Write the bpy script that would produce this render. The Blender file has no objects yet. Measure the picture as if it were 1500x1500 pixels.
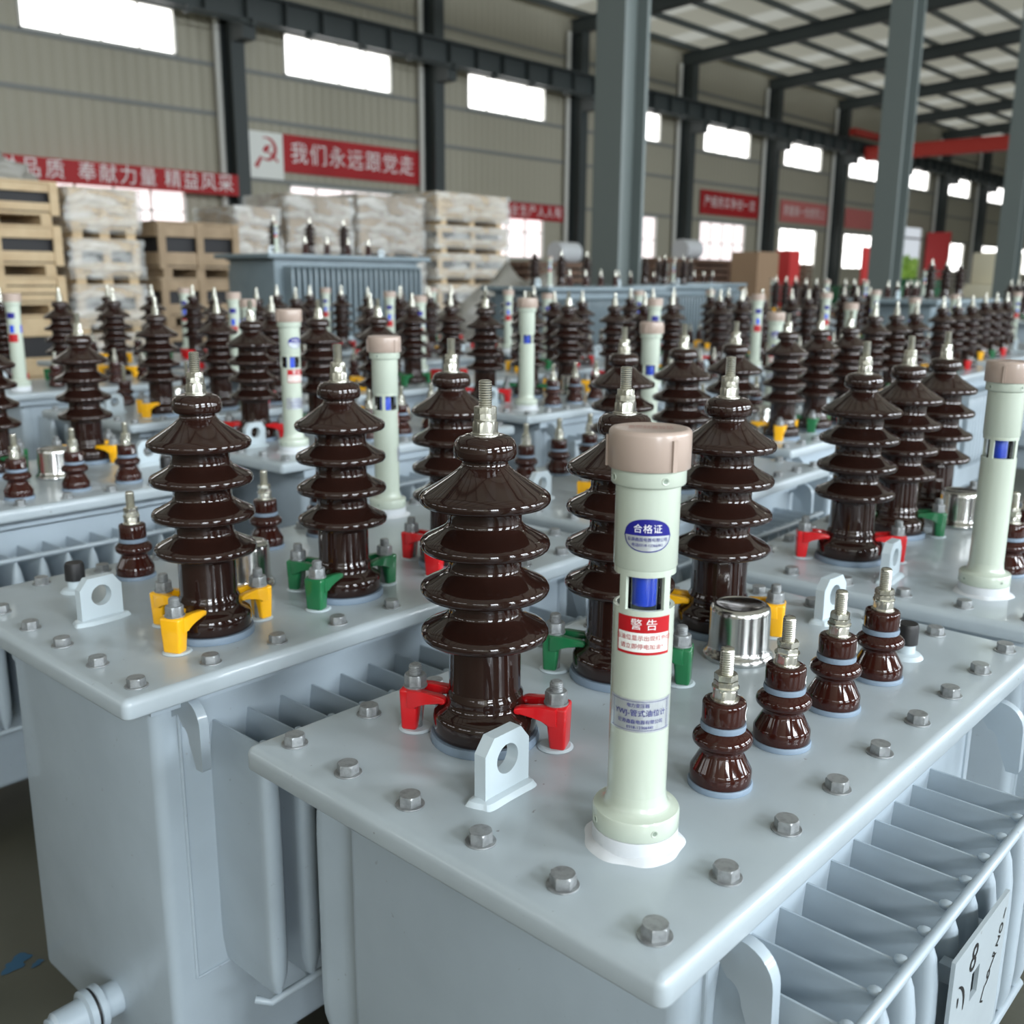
import bpy, bmesh, math, random
from math import sin, cos, pi, radians, sqrt, atan2
from mathutils import Vector, Matrix
random.seed(7)
C = bpy.context.scene.collection
SC = bpy.context.scene
H = 0.64                                   # height of a transformer cover above the floor

# ------------------------------------------------------------------ materials
MAT = {}
def mat(name, col, rough=.5, metal=0., coat=0., spec=.5, noise=None, bump=None, trans=0., alpha=1., ior=1.45):
    m = bpy.data.materials.new(name); m.use_nodes = True
    nt = m.node_tree; b = nt.nodes['Principled BSDF']
    b.inputs['Base Color'].default_value = (*col, 1)
    b.inputs['Roughness'].default_value = rough
    b.inputs['Metallic'].default_value = metal
    b.inputs['Coat Weight'].default_value = coat
    b.inputs['Coat Roughness'].default_value = .05
    b.inputs['Specular IOR Level'].default_value = spec
    b.inputs['Transmission Weight'].default_value = trans
    b.inputs['Alpha'].default_value = alpha
    b.inputs['IOR'].default_value = ior
    if noise or bump:
        tc = nt.nodes.new('ShaderNodeTexCoord')
    if noise:                                # (scale, colour 2, amount, detail)
        sc, c2, lo, hi = noise
        n = nt.nodes.new('ShaderNodeTexNoise'); n.inputs['Scale'].default_value = sc; n.inputs['Detail'].default_value = 6
        r = nt.nodes.new('ShaderNodeValToRGB'); r.color_ramp.elements[0].position = lo; r.color_ramp.elements[1].position = hi
        r.color_ramp.elements[0].color = (*col, 1); r.color_ramp.elements[1].color = (*c2, 1)
        nt.links.new(tc.outputs['Object'], n.inputs['Vector']); nt.links.new(n.outputs['Fac'], r.inputs['Fac'])
        nt.links.new(r.outputs['Color'], b.inputs['Base Color'])
    if bump:
        sc, st, dist = bump
        n = nt.nodes.new('ShaderNodeTexNoise'); n.inputs['Scale'].default_value = sc; n.inputs['Detail'].default_value = 4
        bp = nt.nodes.new('ShaderNodeBump'); bp.inputs['Strength'].default_value = st; bp.inputs['Distance'].default_value = dist
        nt.links.new(tc.outputs['Object'], n.inputs['Vector']); nt.links.new(n.outputs['Fac'], bp.inputs['Height'])
        nt.links.new(bp.outputs['Normal'], b.inputs['Normal'])
    MAT[name] = m
    return m

def paint(name, col, rough, dirt):
    """grey-blue gloss enamel with faint smudges and sparse dark specks"""
    m = mat(name, col, rough, coat=.25)
    nt = m.node_tree; b = nt.nodes['Principled BSDF']
    tc = nt.nodes.new('ShaderNodeTexCoord')
    n1 = nt.nodes.new('ShaderNodeTexNoise'); n1.inputs['Scale'].default_value = 9; n1.inputs['Detail'].default_value = 5
    r1 = nt.nodes.new('ShaderNodeValToRGB')
    r1.color_ramp.elements[0].position = .35; r1.color_ramp.elements[1].position = .7
    r1.color_ramp.elements[0].color = (*col, 1); r1.color_ramp.elements[1].color = (*[c * .9 for c in col], 1)
    n2 = nt.nodes.new('ShaderNodeTexNoise'); n2.inputs['Scale'].default_value = 95; n2.inputs['Detail'].default_value = 2
    r2 = nt.nodes.new('ShaderNodeValToRGB')
    r2.color_ramp.elements[0].position = .735; r2.color_ramp.elements[1].position = .78
    r2.color_ramp.elements[0].color = (0, 0, 0, 1); r2.color_ramp.elements[1].color = (1, 1, 1, 1)
    mx = nt.nodes.new('ShaderNodeMix'); mx.data_type = 'RGBA'
    mx.inputs['B'].default_value = (.12, .09, .08, 1)
    ml = nt.nodes.new('ShaderNodeMath'); ml.operation = 'MULTIPLY'; ml.inputs[1].default_value = dirt
    mr = nt.nodes.new('ShaderNodeMapRange'); mr.inputs['To Min'].default_value = rough - .05; mr.inputs['To Max'].default_value = rough + .12
    for n in (n1, n2): nt.links.new(tc.outputs['Object'], n.inputs['Vector'])
    nt.links.new(n1.outputs['Fac'], r1.inputs['Fac']); nt.links.new(n2.outputs['Fac'], r2.inputs['Fac'])
    nt.links.new(r2.outputs['Color'], ml.inputs[0]); nt.links.new(ml.outputs[0], mx.inputs['Factor'])
    nt.links.new(r1.outputs['Color'], mx.inputs['A']); nt.links.new(mx.outputs['Result'], b.inputs['Base Color'])
    nt.links.new(n1.outputs['Fac'], mr.inputs['Value']); nt.links.new(mr.outputs['Result'], b.inputs['Roughness'])
    bp = nt.nodes.new('ShaderNodeBump'); bp.inputs['Strength'].default_value = .12; bp.inputs['Distance'].default_value = .002
    n3 = nt.nodes.new('ShaderNodeTexNoise'); n3.inputs['Scale'].default_value = 40
    nt.links.new(tc.outputs['Object'], n3.inputs['Vector']); nt.links.new(n3.outputs['Fac'], bp.inputs['Height'])
    nt.links.new(bp.outputs['Normal'], b.inputs['Normal'])
    return m

PAINT = paint('blue_grey_enamel', (.40, .458, .492), .28, .8)
TANKP = paint('tank_enamel', (.36, .425, .475), .36, .3)
DARKP = paint('darker_blue_grey_enamel', (.19, .245, .275), .36, .3)  # darker blue-grey tone for covers, tanks and fins of the large transformers
LUGP = mat('pale_lug_paint', (.48, .555, .595), .35, coat=.2)
PORC = mat('brown_glazed_porcelain', (.018, .0072, .0052), .085, coat=.35, spec=.45)
PORC2 = mat('red_brown_glazed_porcelain', (.030, .0066, .0042), .08, coat=.25, spec=.4)
STEEL = mat('zinc_plated_steel', (.62, .61, .54), .27, metal=1)
GALV = mat('galvanised_steel', (.29, .305, .31), .36, metal=.4, noise=(160, (.20, .21, .215), .4, .65))
CHROME = mat('polished_steel', (.60, .60, .58), .2, metal=1)
GASK = mat('grey_blue_rubber', (.19, .25, .32), .55)
RED = mat('red_gloss_coating', (.56, .006, .010), .28, coat=.4)
YEL = mat('yellow_gloss_coating', (.86, .43, .006), .3, coat=.4)
GRN = mat('green_gloss_coating', (.010, .130, .045), .3, coat=.4)
GAUGE = mat('pale_green_plastic', (.475, .53, .45), .24, coat=.3)
CAPM = mat('taupe_plastic', (.41, .32, .27), .30, coat=.2)
WHITE = mat('white_primer', (.60, .625, .65), .45, bump=(60, .3, .003))
BLUE = mat('blue_plastic', (.01, .06, .62), .3)
NAVY = mat('navy_ink', (.012, .012, .20), .3)
REDINK = mat('red_ink', (.42, .006, .011), .4)
PAPER = mat('white_label', (.78, .80, .76), .4)
FOIL = mat('silver_foil', (.66, .70, .72), .28, metal=.65)
BLACK = mat('black_rubber', (.012, .012, .013), .45)
def clear():
    m = bpy.data.materials.new('sight_glass'); m.use_nodes = True; nt = m.node_tree
    nt.nodes.remove(nt.nodes['Principled BSDF'])
    t = nt.nodes.new('ShaderNodeBsdfTransparent'); t.inputs[0].default_value = (.93, .96, .97, 1)
    g = nt.nodes.new('ShaderNodeBsdfGlossy'); g.inputs['Roughness'].default_value = .04
    fr = nt.nodes.new('ShaderNodeFresnel'); mx = nt.nodes.new('ShaderNodeMixShader')
    nt.links.new(fr.outputs[0], mx.inputs[0]); nt.links.new(t.outputs[0], mx.inputs[1]); nt.links.new(g.outputs[0], mx.inputs[2])
    nt.links.new(mx.outputs[0], nt.nodes['Material Output'].inputs['Surface'])
    return m
GLASS = clear()
WHITEINK = mat('white_ink', (.8, .8, .8), .5)
FLOORM = mat('olive_concrete', (.060, .062, .045), .45, noise=(1.3, (.105, .10, .075), .38, .68), bump=(6, .2, .01))
WALLM = mat('corrugated_sheet', (.37, .35, .275), .55)
FRAMEM = mat('dark_green_grey_steel', (.045, .055, .055), .5)
COLM = mat('grey_green_steel', (.13, .155, .15), .45)
PIPEM = mat('white_plastic_pipe', (.62, .62, .58), .45)
ROOFM = None
BANNER = mat('red_banner_cloth', (.42, .016, .020), .6, noise=(.8, (.33, .012, .016), .4, .7))
BANNER2 = mat('faded_red_cloth', (.55, .16, .15), .6)
CRANE = mat('red_crane_paint', (.42, .035, .025), .5)
WOOD = mat('pale_pine', (.60, .46, .28), .6, noise=(7, (.50, .36, .21), .35, .7))
WOOD2 = mat('brown_crate_board', (.37, .27, .17), .6, noise=(6, (.28, .20, .12), .35, .7))
WOOD3 = mat('dark_timber', (.20, .12, .08), .6, noise=(6, (.13, .08, .06), .35, .7))
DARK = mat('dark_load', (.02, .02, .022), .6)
GREYBAG = mat('grey_plastic_sheet', (.30, .29, .26), .4, bump=(4, .8, .05))
GREENP = mat('green_machine_paint', (.015, .10, .045), .4)
CREAMP = mat('cream_machine_paint', (.62, .58, .44), .45)
PINKRED = mat('bright_red_panel', (.62, .05, .05), .5)
BOARD = mat('cardboard', (.36, .24, .15), .7)

def film():
    m = bpy.data.materials.new('stretch_film'); m.use_nodes = True; nt = m.node_tree
    out = nt.nodes['Material Output']; b = nt.nodes['Principled BSDF']
    b.inputs['Base Color'].default_value = (.90, .92, .90, 1); b.inputs['Roughness'].default_value = .15
    b.inputs['Specular IOR Level'].default_value = .9
    tr = nt.nodes.new('ShaderNodeBsdfTransparent'); mx = nt.nodes.new('ShaderNodeMixShader')
    tc = nt.nodes.new('ShaderNodeTexCoord'); n = nt.nodes.new('ShaderNodeTexNoise')
    n.inputs['Scale'].default_value = 3.2; n.inputs['Detail'].default_value = 8; n.inputs['Distortion'].default_value = .4
    mp = nt.nodes.new('ShaderNodeMapping'); mp.inputs['Scale'].default_value = (1, 1, 2.6); mp.inputs['Rotation'].default_value = (.3, .5, .2)
    r = nt.nodes.new('ShaderNodeMapRange'); r.inputs['From Min'].default_value = .42; r.inputs['From Max'].default_value = .64
    r.inputs['To Min'].default_value = .20; r.inputs['To Max'].default_value = .58
    bp = nt.nodes.new('ShaderNodeBump'); bp.inputs['Strength'].default_value = 1; bp.inputs['Distance'].default_value = .06
    nt.links.new(tc.outputs['Object'], mp.inputs['Vector']); nt.links.new(mp.outputs['Vector'], n.inputs['Vector']); nt.links.new(n.outputs['Fac'], r.inputs['Value'])
    nt.links.new(n.outputs['Fac'], bp.inputs['Height']); nt.links.new(bp.outputs['Normal'], b.inputs['Normal'])
    nt.links.new(r.outputs['Result'], mx.inputs['Fac']); nt.links.new(tr.outputs[0], mx.inputs[1]); nt.links.new(b.outputs[0], mx.inputs[2])
    nt.links.new(mx.outputs[0], out.inputs['Surface'])
    return m
FILM = film()

def frp(name, col, fac):
    """translucent roof panel: daylight comes through it from the sky above"""
    m = bpy.data.materials.new(name); m.use_nodes = True; nt = m.node_tree
    out = nt.nodes['Material Output']; nt.nodes.remove(nt.nodes['Principled BSDF'])
    d = nt.nodes.new('ShaderNodeBsdfDiffuse'); d.inputs[0].default_value = (*col, 1)
    t = nt.nodes.new('ShaderNodeBsdfTranslucent'); t.inputs[0].default_value = (*col, 1)
    mx = nt.nodes.new('ShaderNodeMixShader'); mx.inputs[0].default_value = fac
    nt.links.new(d.outputs[0], mx.inputs[1]); nt.links.new(t.outputs[0], mx.inputs[2]); nt.links.new(mx.outputs[0], out.inputs['Surface'])
    return m
FRP = frp('translucent_roof_panel', (.74, .71, .60), .8)
ROOFM = frp('cream_roof_sheet', (.66, .62, .49), .58)

def corrugate(m, axis, pitch, strength, dist):
    nt = m.node_tree; b = nt.nodes['Principled BSDF']
    tc = nt.nodes.new('ShaderNodeTexCoord'); w = nt.nodes.new('ShaderNodeTexWave')
    w.bands_direction = axis; w.inputs['Scale'].default_value = 2 * pi / (20 * pitch) ; w.wave_profile = 'SIN'
    bp = nt.nodes.new('ShaderNodeBump'); bp.inputs['Strength'].default_value = strength; bp.inputs['Distance'].default_value = dist
    nt.links.new(tc.outputs['Object'], w.inputs['Vector']); nt.links.new(w.outputs['Fac'], bp.inputs['Height'])
    nt.links.new(bp.outputs['Normal'], b.inputs['Normal'])
corrugate(WALLM, 'X', .25, .6, .03)

def pane_mat():
    m = bpy.data.materials.new('window_glass_daylight'); m.use_nodes = True; nt = m.node_tree
    b = nt.nodes['Principled BSDF']
    b.inputs['Base Color'].default_value = (.8, .8, .8, 1)
    b.inputs['Emission Color'].default_value = (1, .985, .97, 1); b.inputs['Emission Strength'].default_value = 3.2
    return m
PANE = pane_mat()
def pane2():
    m = PANE.copy(); m.name = 'hazy_window_glass_daylight'
    b = m.node_tree.nodes['Principled BSDF']; b.inputs['Emission Color'].default_value = (1, .86, .87, 1); b.inputs['Emission Strength'].default_value = 1.0
    return m
PANE2 = pane2()
PANE3 = PANE.copy(); PANE3.name = 'dim_window_glass_daylight'; PANE3.node_tree.nodes['Principled BSDF'].inputs['Emission Strength'].default_value = .9

# ------------------------------------------------------------------ mesh helpers
def mesh(bm, name, *mats, angle=35, smooth=True):
    me = bpy.data.meshes.new(name)
    bmesh.ops.recalc_face_normals(bm, faces=bm.faces)
    bm.to_mesh(me); bm.free()
    for m in mats: me.materials.append(m)
    if smooth:
        me.shade_smooth(); me.set_sharp_from_angle(angle=radians(angle))
    return me
def obj(name, me, parent=None, loc=(0, 0, 0), rot=(0, 0, 0), scale=None):
    o = bpy.data.objects.new(name, me); C.objects.link(o)
    o.location = loc; o.rotation_euler = rot
    if scale: o.scale = scale
    if parent: o.parent = parent
    return o
def tag(o, label, cat, group=None, kind=None):
    o['label'] = label; o['category'] = cat
    if group: o['group'] = group
    if kind: o['kind'] = kind
    return o
def structure(name, me, loc=(0, 0, 0), label=None, cat=None):
    o = obj(name, me, None, loc); o['kind'] = 'structure'
    if label: o['label'] = label; o['category'] = cat
    return o
def empty(name, label, cat, loc=(0, 0, 0), rz=0, group=None):
    o = bpy.data.objects.new(name, None); C.objects.link(o); o.empty_display_size = .1
    o.location = loc; o.rotation_euler = (0, 0, rz)
    return tag(o, label, cat, group)
def box(bm, x0, x1, y0, y1, z0, z1, mi=0, bev=0, seg=2):
    r = bmesh.ops.create_cube(bm, size=1)
    vs = r['verts']
    for v in vs:
        v.co = Vector(((x0 + x1) / 2 + v.co.x * (x1 - x0), (y0 + y1) / 2 + v.co.y * (y1 - y0), (z0 + z1) / 2 + v.co.z * (z1 - z0)))
    fs = set(f for v in vs for f in v.link_faces)
    for f in fs: f.material_index = mi
    if bev:
        es = list(set(e for v in vs for e in v.link_edges))
        bmesh.ops.bevel(bm, geom=es, offset=bev, segments=seg, affect='EDGES', profile=.5, clamp_overlap=True)
    return vs
def boxmesh(name, m, *boxes, bev=0):
    bm = bmesh.new()
    for b in boxes: box(bm, *b, bev=bev)
    return mesh(bm, name, m, smooth=bev > 0)
def lathe(bm, prof, seg=40, c=(0, 0, 0), mi=0, cap=True, ax='z'):
    rings = []
    def P(r, z, a):
        if ax == 'z': return (c[0] + r * cos(a), c[1] + r * sin(a), c[2] + z)
        if ax == 'x': return (c[0] + z, c[1] + r * cos(a), c[2] + r * sin(a))
        return (c[0] + r * sin(a), c[1] + z, c[2] + r * cos(a))
    for r, z in prof:
        if r < 1e-6: rings.append([bm.verts.new(P(0, z, 0))])
        else: rings.append([bm.verts.new(P(r, z, 2 * pi * k / seg)) for k in range(seg)])
    for a, b in zip(rings, rings[1:]):
        for k in range(seg):
            k2 = (k + 1) % seg
            if len(a) == 1 and len(b) == 1: continue
            if len(a) == 1: f = bm.faces.new((a[0], b[k2], b[k]))
            elif len(b) == 1: f = bm.faces.new((a[k], a[k2], b[0]))
            else: f = bm.faces.new((a[k], a[k2], b[k2], b[k]))
            f.material_index = mi
    if cap:
        for R in (rings[0], rings[-1]):
            if len(R) > 2:
                f = bm.faces.new(R); f.material_index = mi
    return rings
def lathemesh(name, m, prof, seg=40, angle=35):
    bm = bmesh.new(); lathe(bm, prof, seg); return mesh(bm, name, m, angle=angle)
def hexprism(bm, r, z0, z1, rot=0, ch=.0012, mi=0):
    """hexagon head with chamfered (turned) top"""
    N = 36
    def hx(a):
        a = (a - rot) % (pi / 3) - pi / 6
        return r * cos(pi / 6) / cos(a)
    top = min(r * .94, r)
    rings = []
    for z, lim in ((z0, 9), (z1 - ch, 9), (z1, r * .88)):
        rings.append([bm.verts.new((min(hx(2 * pi * k / N), lim) * cos(2 * pi * k / N), min(hx(2 * pi * k / N), lim) * sin(2 * pi * k / N), z)) for k in range(N)])
    for a, b in zip(rings, rings[1:]):
        for k in range(N):
            f = bm.faces.new((a[k], a[(k + 1) % N], b[(k + 1) % N], b[k])); f.material_index = mi
    f = bm.faces.new(rings[0]); f.material_index = mi
    f = bm.faces.new(rings[-1]); f.material_index = mi
def tube(bm, pts, r, seg=8, mi=0):
    pts = [Vector(p) for p in pts]; rings = []
    for i, p in enumerate(pts):
        d = (pts[min(i + 1, len(pts) - 1)] - pts[max(i - 1, 0)]).normalized()
        u = d.orthogonal().normalized() if abs(d.z) > .9 else d.cross(Vector((0, 0, 1))).normalized()
        v = d.cross(u)
        rings.append([bm.verts.new(p + r * (cos(2 * pi * k / seg) * u + sin(2 * pi * k / seg) * v)) for k in range(seg)])
    for a, b in zip(rings, rings[1:]):
        for k in range(seg):
            f = bm.faces.new((a[k], a[(k + 1) % seg], b[(k + 1) % seg], b[k])); f.material_index = mi
    bm.faces.new(rings[0]).material_index = mi; bm.faces.new(rings[-1]).material_index = mi
def prism(bm, pts, d0, d1, plane='xz', mi=0):
    """extrude a 2-D outline; plane xz is extruded along y, yz along x, xy along z"""
    def P(a, b, d):
        return {'xz': (a, d, b), 'yz': (d, a, b), 'xy': (a, b, d)}[plane]
    A = [bm.verts.new(P(a, b, d0)) for a, b in pts]; B = [bm.verts.new(P(a, b, d1)) for a, b in pts]
    n = len(pts); fs = []
    for k in range(n): fs.append(bm.faces.new((A[k], A[(k + 1) % n], B[(k + 1) % n], B[k])))
    fs.append(bm.faces.new(A)); fs.append(bm.faces.new(B))
    for f in fs: f.material_index = mi
    return fs
def thread(r, z0, z1, pitch):
    p = []; z = z0
    while z < z1 - pitch:
        p += [(r * .9, z), (r, z + pitch * .5)]; z += pitch
    return p + [(r * .9, z), (r * .9, z1 - .0008), (r * .7, z1), (0, z1)]
def ring_pts(prof): return prof

def text_bm(bm, s, size, fn, mi=0, align='CENTER', space=1.0):
    """flat lettering turned to mesh, each vertex placed by fn(x, y)"""
    cu = bpy.data.curves.new('lettering', 'FONT'); cu.body = s; cu.size = size; cu.align_x = align; cu.align_y = 'CENTER'
    cu.space_character = space; cu.resolution_u = 3
    o = bpy.data.objects.new('lettering', cu); C.objects.link(o)
    bpy.context.view_layer.update()
    me = bpy.data.meshes.new_from_object(o.evaluated_get(bpy.context.evaluated_depsgraph_get()))
    vs = [bm.verts.new(fn(v.co.x, v.co.y)) for v in me.vertices]
    for p in me.polygons:
        try:
            f = bm.faces.new([vs[i] for i in p.vertices]); f.material_index = mi
        except ValueError: pass
    bpy.data.objects.remove(o); bpy.data.curves.remove(cu); bpy.data.meshes.remove(me)

# ------------------------------------------------------------------ transformer part meshes
# big brown bushing: four sheds, mushroom head
SH = [.2278, .1871, .1464, .1056]
def porcelain_profile():
    p = [(.0, .008), (.0455, .008), (.0472, .010), (.0475, .0235), (.0462, .0280), (.0420, .0310), (.0375, .0338), (.0350, .0380), (.0352, .042), (.0352, .046), (.0334, .0485), (.0328, .052), (.0326, .090)]
    for z in reversed(SH):
        top = z == SH[0]
        p += [(.0330, z - .0105), (.0350, z - .0080), (.0450, z - .0068), (.0525, z - .0072), (.0553, z - .0064), (.0570, z - .0046), (.0577, z - .0018), (.0572, z + .0008), (.0553, z + .0032)]
        if not top:
            p += [(.0500, z + .0058), (.0430, z + .0094), (.0380, z + .0124), (.0350, z + .0147), (.0334, z + .0168), (.0327, z + .0190)]
        else:
            p += [(.0500, z + .0062), (.0420, z + .0112), (.0330, z + .0170), (.0260, z + .0222), (.0215, z + .0264), (.0200, z + .0290), (.0196, z + .0318)]
    z = .2592
    p += [(.0200, z + .0012), (.0245, z + .0018), (.0268, z + .0034), (.0275, z + .0070), (.0272, z + .0120), (.0258, z + .0172), (.0225, z + .0205), (.0175, z + .0222), (.0125, z + .0226), (0, z + .0226)]
    return p
ME_PORC = lathemesh('porcelain_insulator', PORC, porcelain_profile(), 56, 60)
ME_PORC_LO = lathemesh('porcelain_insulator_small', PORC, porcelain_profile(), 28, 70)
ME_BGASK = lathemesh('bushing_gasket', GASK, [(0, .0002), (.0500, .0002), (.0505, .003), (.0492, .008), (0, .008)], 40)
bm = bmesh.new(); lathe(bm, [(0, .2812), (.006, .2812)] + thread(.0059, .2815, .3285, .0021), 20); ME_STUD = mesh(bm, 'terminal_stud', STEEL, angle=50)
def nut(r, h, washer=0, name='hex_nut', m=STEEL):
    bm = bmesh.new()
    z = 0
    if washer:
        lathe(bm, [(0, 0), (r * washer, 0), (r * washer, .0016), (0, .0016)], 28); z = .0016
    hexprism(bm, r, z, z + h, rot=random.random(), ch=h * .12)
    return mesh(bm, name, m, angle=25)
ME_NUT1 = nut(.0112, .0102, 1.12); ME_NUT2 = nut(.0100, .0054, 1.0, 'thin_nut'); ME_NUT3 = nut(.0101, .0056)
bm = bmesh.new()
lathe(bm, [(0, .2812), (.006, .2812)] + thread(.0059, .2815, .3285, .004), 10)
for r, z0, z1 in ((.0112, .2818, .2936), (.0100, .2940, .3062)):
    lathe(bm, [(0, z0), (r, z0), (r, z1), (0, z1)], 10)
ME_STUD_LO = mesh(bm, 'terminal_stud_with_nuts', STEEL)

# small low-voltage bushing
LVP = [(0, .005), (.0250, .005), (.0256, .007), (.0256, .0155), (.0245, .0175), (.0185, .0290), (.0172, .0325), (.0180, .0345), (.0225, .0370), (.0246, .0395), (.0250, .0420), (.0243, .0450), (.0215, .0480), (.0185, .0500), (.0172, .0512), (.0172, .0565), (.0178, .0572), (.0180, .0590), (.0180, .0735), (.0170, .0756), (.0145, .0764), (0, .0764)]
ME_LV = lathemesh('low_voltage_insulator', PORC2, LVP, 40, 60)
ME_LVG = lathemesh('foot_gasket', GASK, [(0, .0002), (.0270, .0002), (.0272, .003), (.0262, .005), (0, .005)], 36)
ME_LVG2 = lathemesh('neck_gasket', GASK, [(.0165, .0512), (.0186, .0514), (.0190, .0540), (.0186, .0566), (.0165, .0568)], 36)
bm = bmesh.new(); lathe(bm, [(0, .0755), (.006, .0755)] + thread(.0060, .0757, .1215, .0020), 18); ME_LVS = mesh(bm, 'low_voltage_stud', STEEL, angle=50)
ME_LN1 = nut(.0108, .0084, 1.10); ME_LN2 = nut(.0102, .0050, 1.1, 'thin_nut'); ME_LN3 = nut(.0100, .0052)
bm = bmesh.new(); lathe(bm, LVP, 18); lathe(bm, [(0, .076), (.0110, .076), (.0110, .099), (.006, .1), (.006, .1215), (0, .1215)], 10, mi=1)
ME_LV_LO = mesh(bm, 'low_voltage_bushing_small', PORC2, STEEL, angle=60)
def mark_mesh(ch):
    bm = bmesh.new()
    text_bm(bm, ch, .017, lambda x, y: (.0184 * cos(x / .0184), .0184 * sin(x / .0184), .0655 + y))
    return mesh(bm, 'white_phase_letter', WHITEINK, smooth=False)
ME_MARK = [mark_mesh(c) for c in '0cba']

# clamp (bushing is in +x direction), painted in the phase colour
def clamp_mesh(m):
    bm = bmesh.new()
    # body tapering towards the foot, then two prongs reaching over the bushing foot
    vs = box(bm, -.0122, .0075, -.0130, .0130, .0012, .0425)
    for v in vs:
        if v.co.z < .02: v.co.y *= .84; v.co.x = -.0112 if v.co.x < 0 else .0035
    bmesh.ops.bevel(bm, geom=list(set(e for v in vs for e in v.link_edges)), offset=.0030, segments=3, affect='EDGES', profile=.5)
    for s in (-1, 1):
        o = [(-.004, .0425), (.012, .0425), (.030, .0412), (.0345, .0392), (.0352, .0368), (.0338, .0342), (.030, .0335), (.016, .0335), (.0085, .0310), (.0045, .0250), (-.004, .0250)]
        n0 = len(bm.verts)
        fs = prism(bm, o, s * .0098 - .0046, s * .0098 + .0046, 'xz')
        vs = set(v for f in fs for v in f.verts)
        for v in vs: v.co.y += s * max(v.co.x, 0) * .10
        bmesh.ops.bevel(bm, geom=list(set(e for f in fs[-2:] for e in f.edges)), offset=.0016, segments=2, affect='EDGES', profile=.5)
    return mesh(bm, 'bushing_clamp', m, angle=40)
ME_CLAMP = {'red': clamp_mesh(RED), 'yellow': clamp_mesh(YEL), 'green': clamp_mesh(GRN)}
bm = bmesh.new()
lathe(bm, [(0, .0), (.0062, .0)] + thread(.0062, .001, .0640, .0018), 16)
lathe(bm, [(0, .0424), (.0112, .0424), (.0112, .0440), (0, .0440)], 24)
hexprism(bm, .0106, .0440, .0545, .3, .0012)
lathe(bm, [(.0145, -.0004), (.0165, .0006), (.0140, .0022), (.006, .0024)], 24, cap=False, mi=1)
ME_CBOLT = mesh(bm, 'clamp_bolt', GALV, LUGP, angle=30)

# cover bolt with washer
bm = bmesh.new()
lathe(bm, [(0, 0), (.0118, 0), (.0120, .0006), (.0118, .0013), (0, .0013)], 32)
hexprism(bm, .0098, .0013, .0098, .2, .0013)
for k, s in enumerate(('8.8',)):
    text_bm(bm, s, .0052, lambda x, y: (x, y + .003, .00985))
ME_BOLT = mesh(bm, 'cover_bolt', GALV, angle=25)

# lifting lug: plate with chamfered corners and a round hole, weld bead round the foot
def lug_mesh():
    bm = bmesh.new()
    w, h, ch, r, t = .0265, .0560, .013, .0128, .0060
    out = [(-w, .0), (w, .0), (w, h - ch), (w - ch * .8, h), (-w + ch * .8, h), (-w, h - ch)]
    N = 48; cz = .033
    def hit(a):
        dx, dz = cos(a), sin(a); best = 9
        for (x0, z0), (x1, z1) in zip(out, out[1:] + out[:1]):
            ex, ez = x1 - x0, z1 - z0; den = dx * ez - dz * ex
            if abs(den) < 1e-9: continue
            tt = (x0 * ez - (z0 - cz) * ex) / den; uu = (x0 * dz - (z0 - cz) * dx) / den
            if tt > 0 and -1e-6 <= uu <= 1 + 1e-6: best = min(best, tt)
        return best
    angs = [2 * pi * k / N for k in range(N)] + [atan2(z - cz, x) % (2 * pi) for x, z in out]
    angs = sorted(set(round(a, 5) for a in angs))
    R = {}
    for s in (-1, 1):
        R[s] = ([bm.verts.new((r * cos(a), s * t, cz + r * sin(a))) for a in angs], [bm.verts.new((hit(a) * cos(a), s * t, cz + hit(a) * sin(a))) for a in angs])
    n = len(angs)
    for k in range(n):
        k2 = (k + 1) % n
        for s in (-1, 1): bm.faces.new((R[s][0][k], R[s][0][k2], R[s][1][k2], R[s][1][k]))
        for q in (0, 1): bm.faces.new((R[-1][q][k], R[-1][q][k2], R[1][q][k2], R[1][q][k]))
    for i in range(22):                              # weld bead
        a = 2 * pi * i / 22; x = (w + .008) * cos(a); y = .0105 * sin(a)
    pts = []
    bead = []
    for i in range(36):
        a = 2 * pi * i / 36; e = 1 + .06 * sin(5 * a)
        bead.append((abs(cos(a)) ** .5 * (1 if cos(a) > 0 else -1) * (w + .008) * e, abs(sin(a)) ** .6 * (1 if sin(a) > 0 else -1) * .0150 * e))
    A = [bm.verts.new((x, y, -.0003)) for x, y in bead]; B = [bm.verts.new((x * .93, y * .78, .0042)) for x, y in bead]; D = [bm.verts.new((x * .80, y * .42, .0060)) for x, y in bead]
    for P, Q in ((A, B), (B, D)):
        for k in range(36): bm.faces.new((P[k], P[(k + 1) % 36], Q[(k + 1) % 36], Q[k]))
    bm.faces.new(D)
    return mesh(bm, 'lifting_lug', LUGP, angle=30)
ME_LUG = lug_mesh()

ME_CAN = lathemesh('pressure_vent', CHROME, [(0, .0002), (.0380, .0002), (.0392, .003), (.0388, .006), (.0365, .0085), (.0345, .0115), (.0335, .0150), (.0333, .054), (.0325, .0590), (.0300, .0618), (.0265, .0625), (.0245, .0608), (0, .0606)], 48, 40)
bm = bmesh.new(); lathe(bm, [(0, 0), (.020, 0), (.017, .004), (.0105, .006), (.0105, .020), (0, .020)], 24)
ME_NIP = mesh(bm, 'plug_seat', LUGP)
bm = bmesh.new()
lathe(bm, [(0, .016), (.0125, .016), (.0125, .036), (.0110, .0395), (0, .0395)], 28)
ME_PLUG = mesh(bm, 'black_cap', BLACK)

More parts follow.
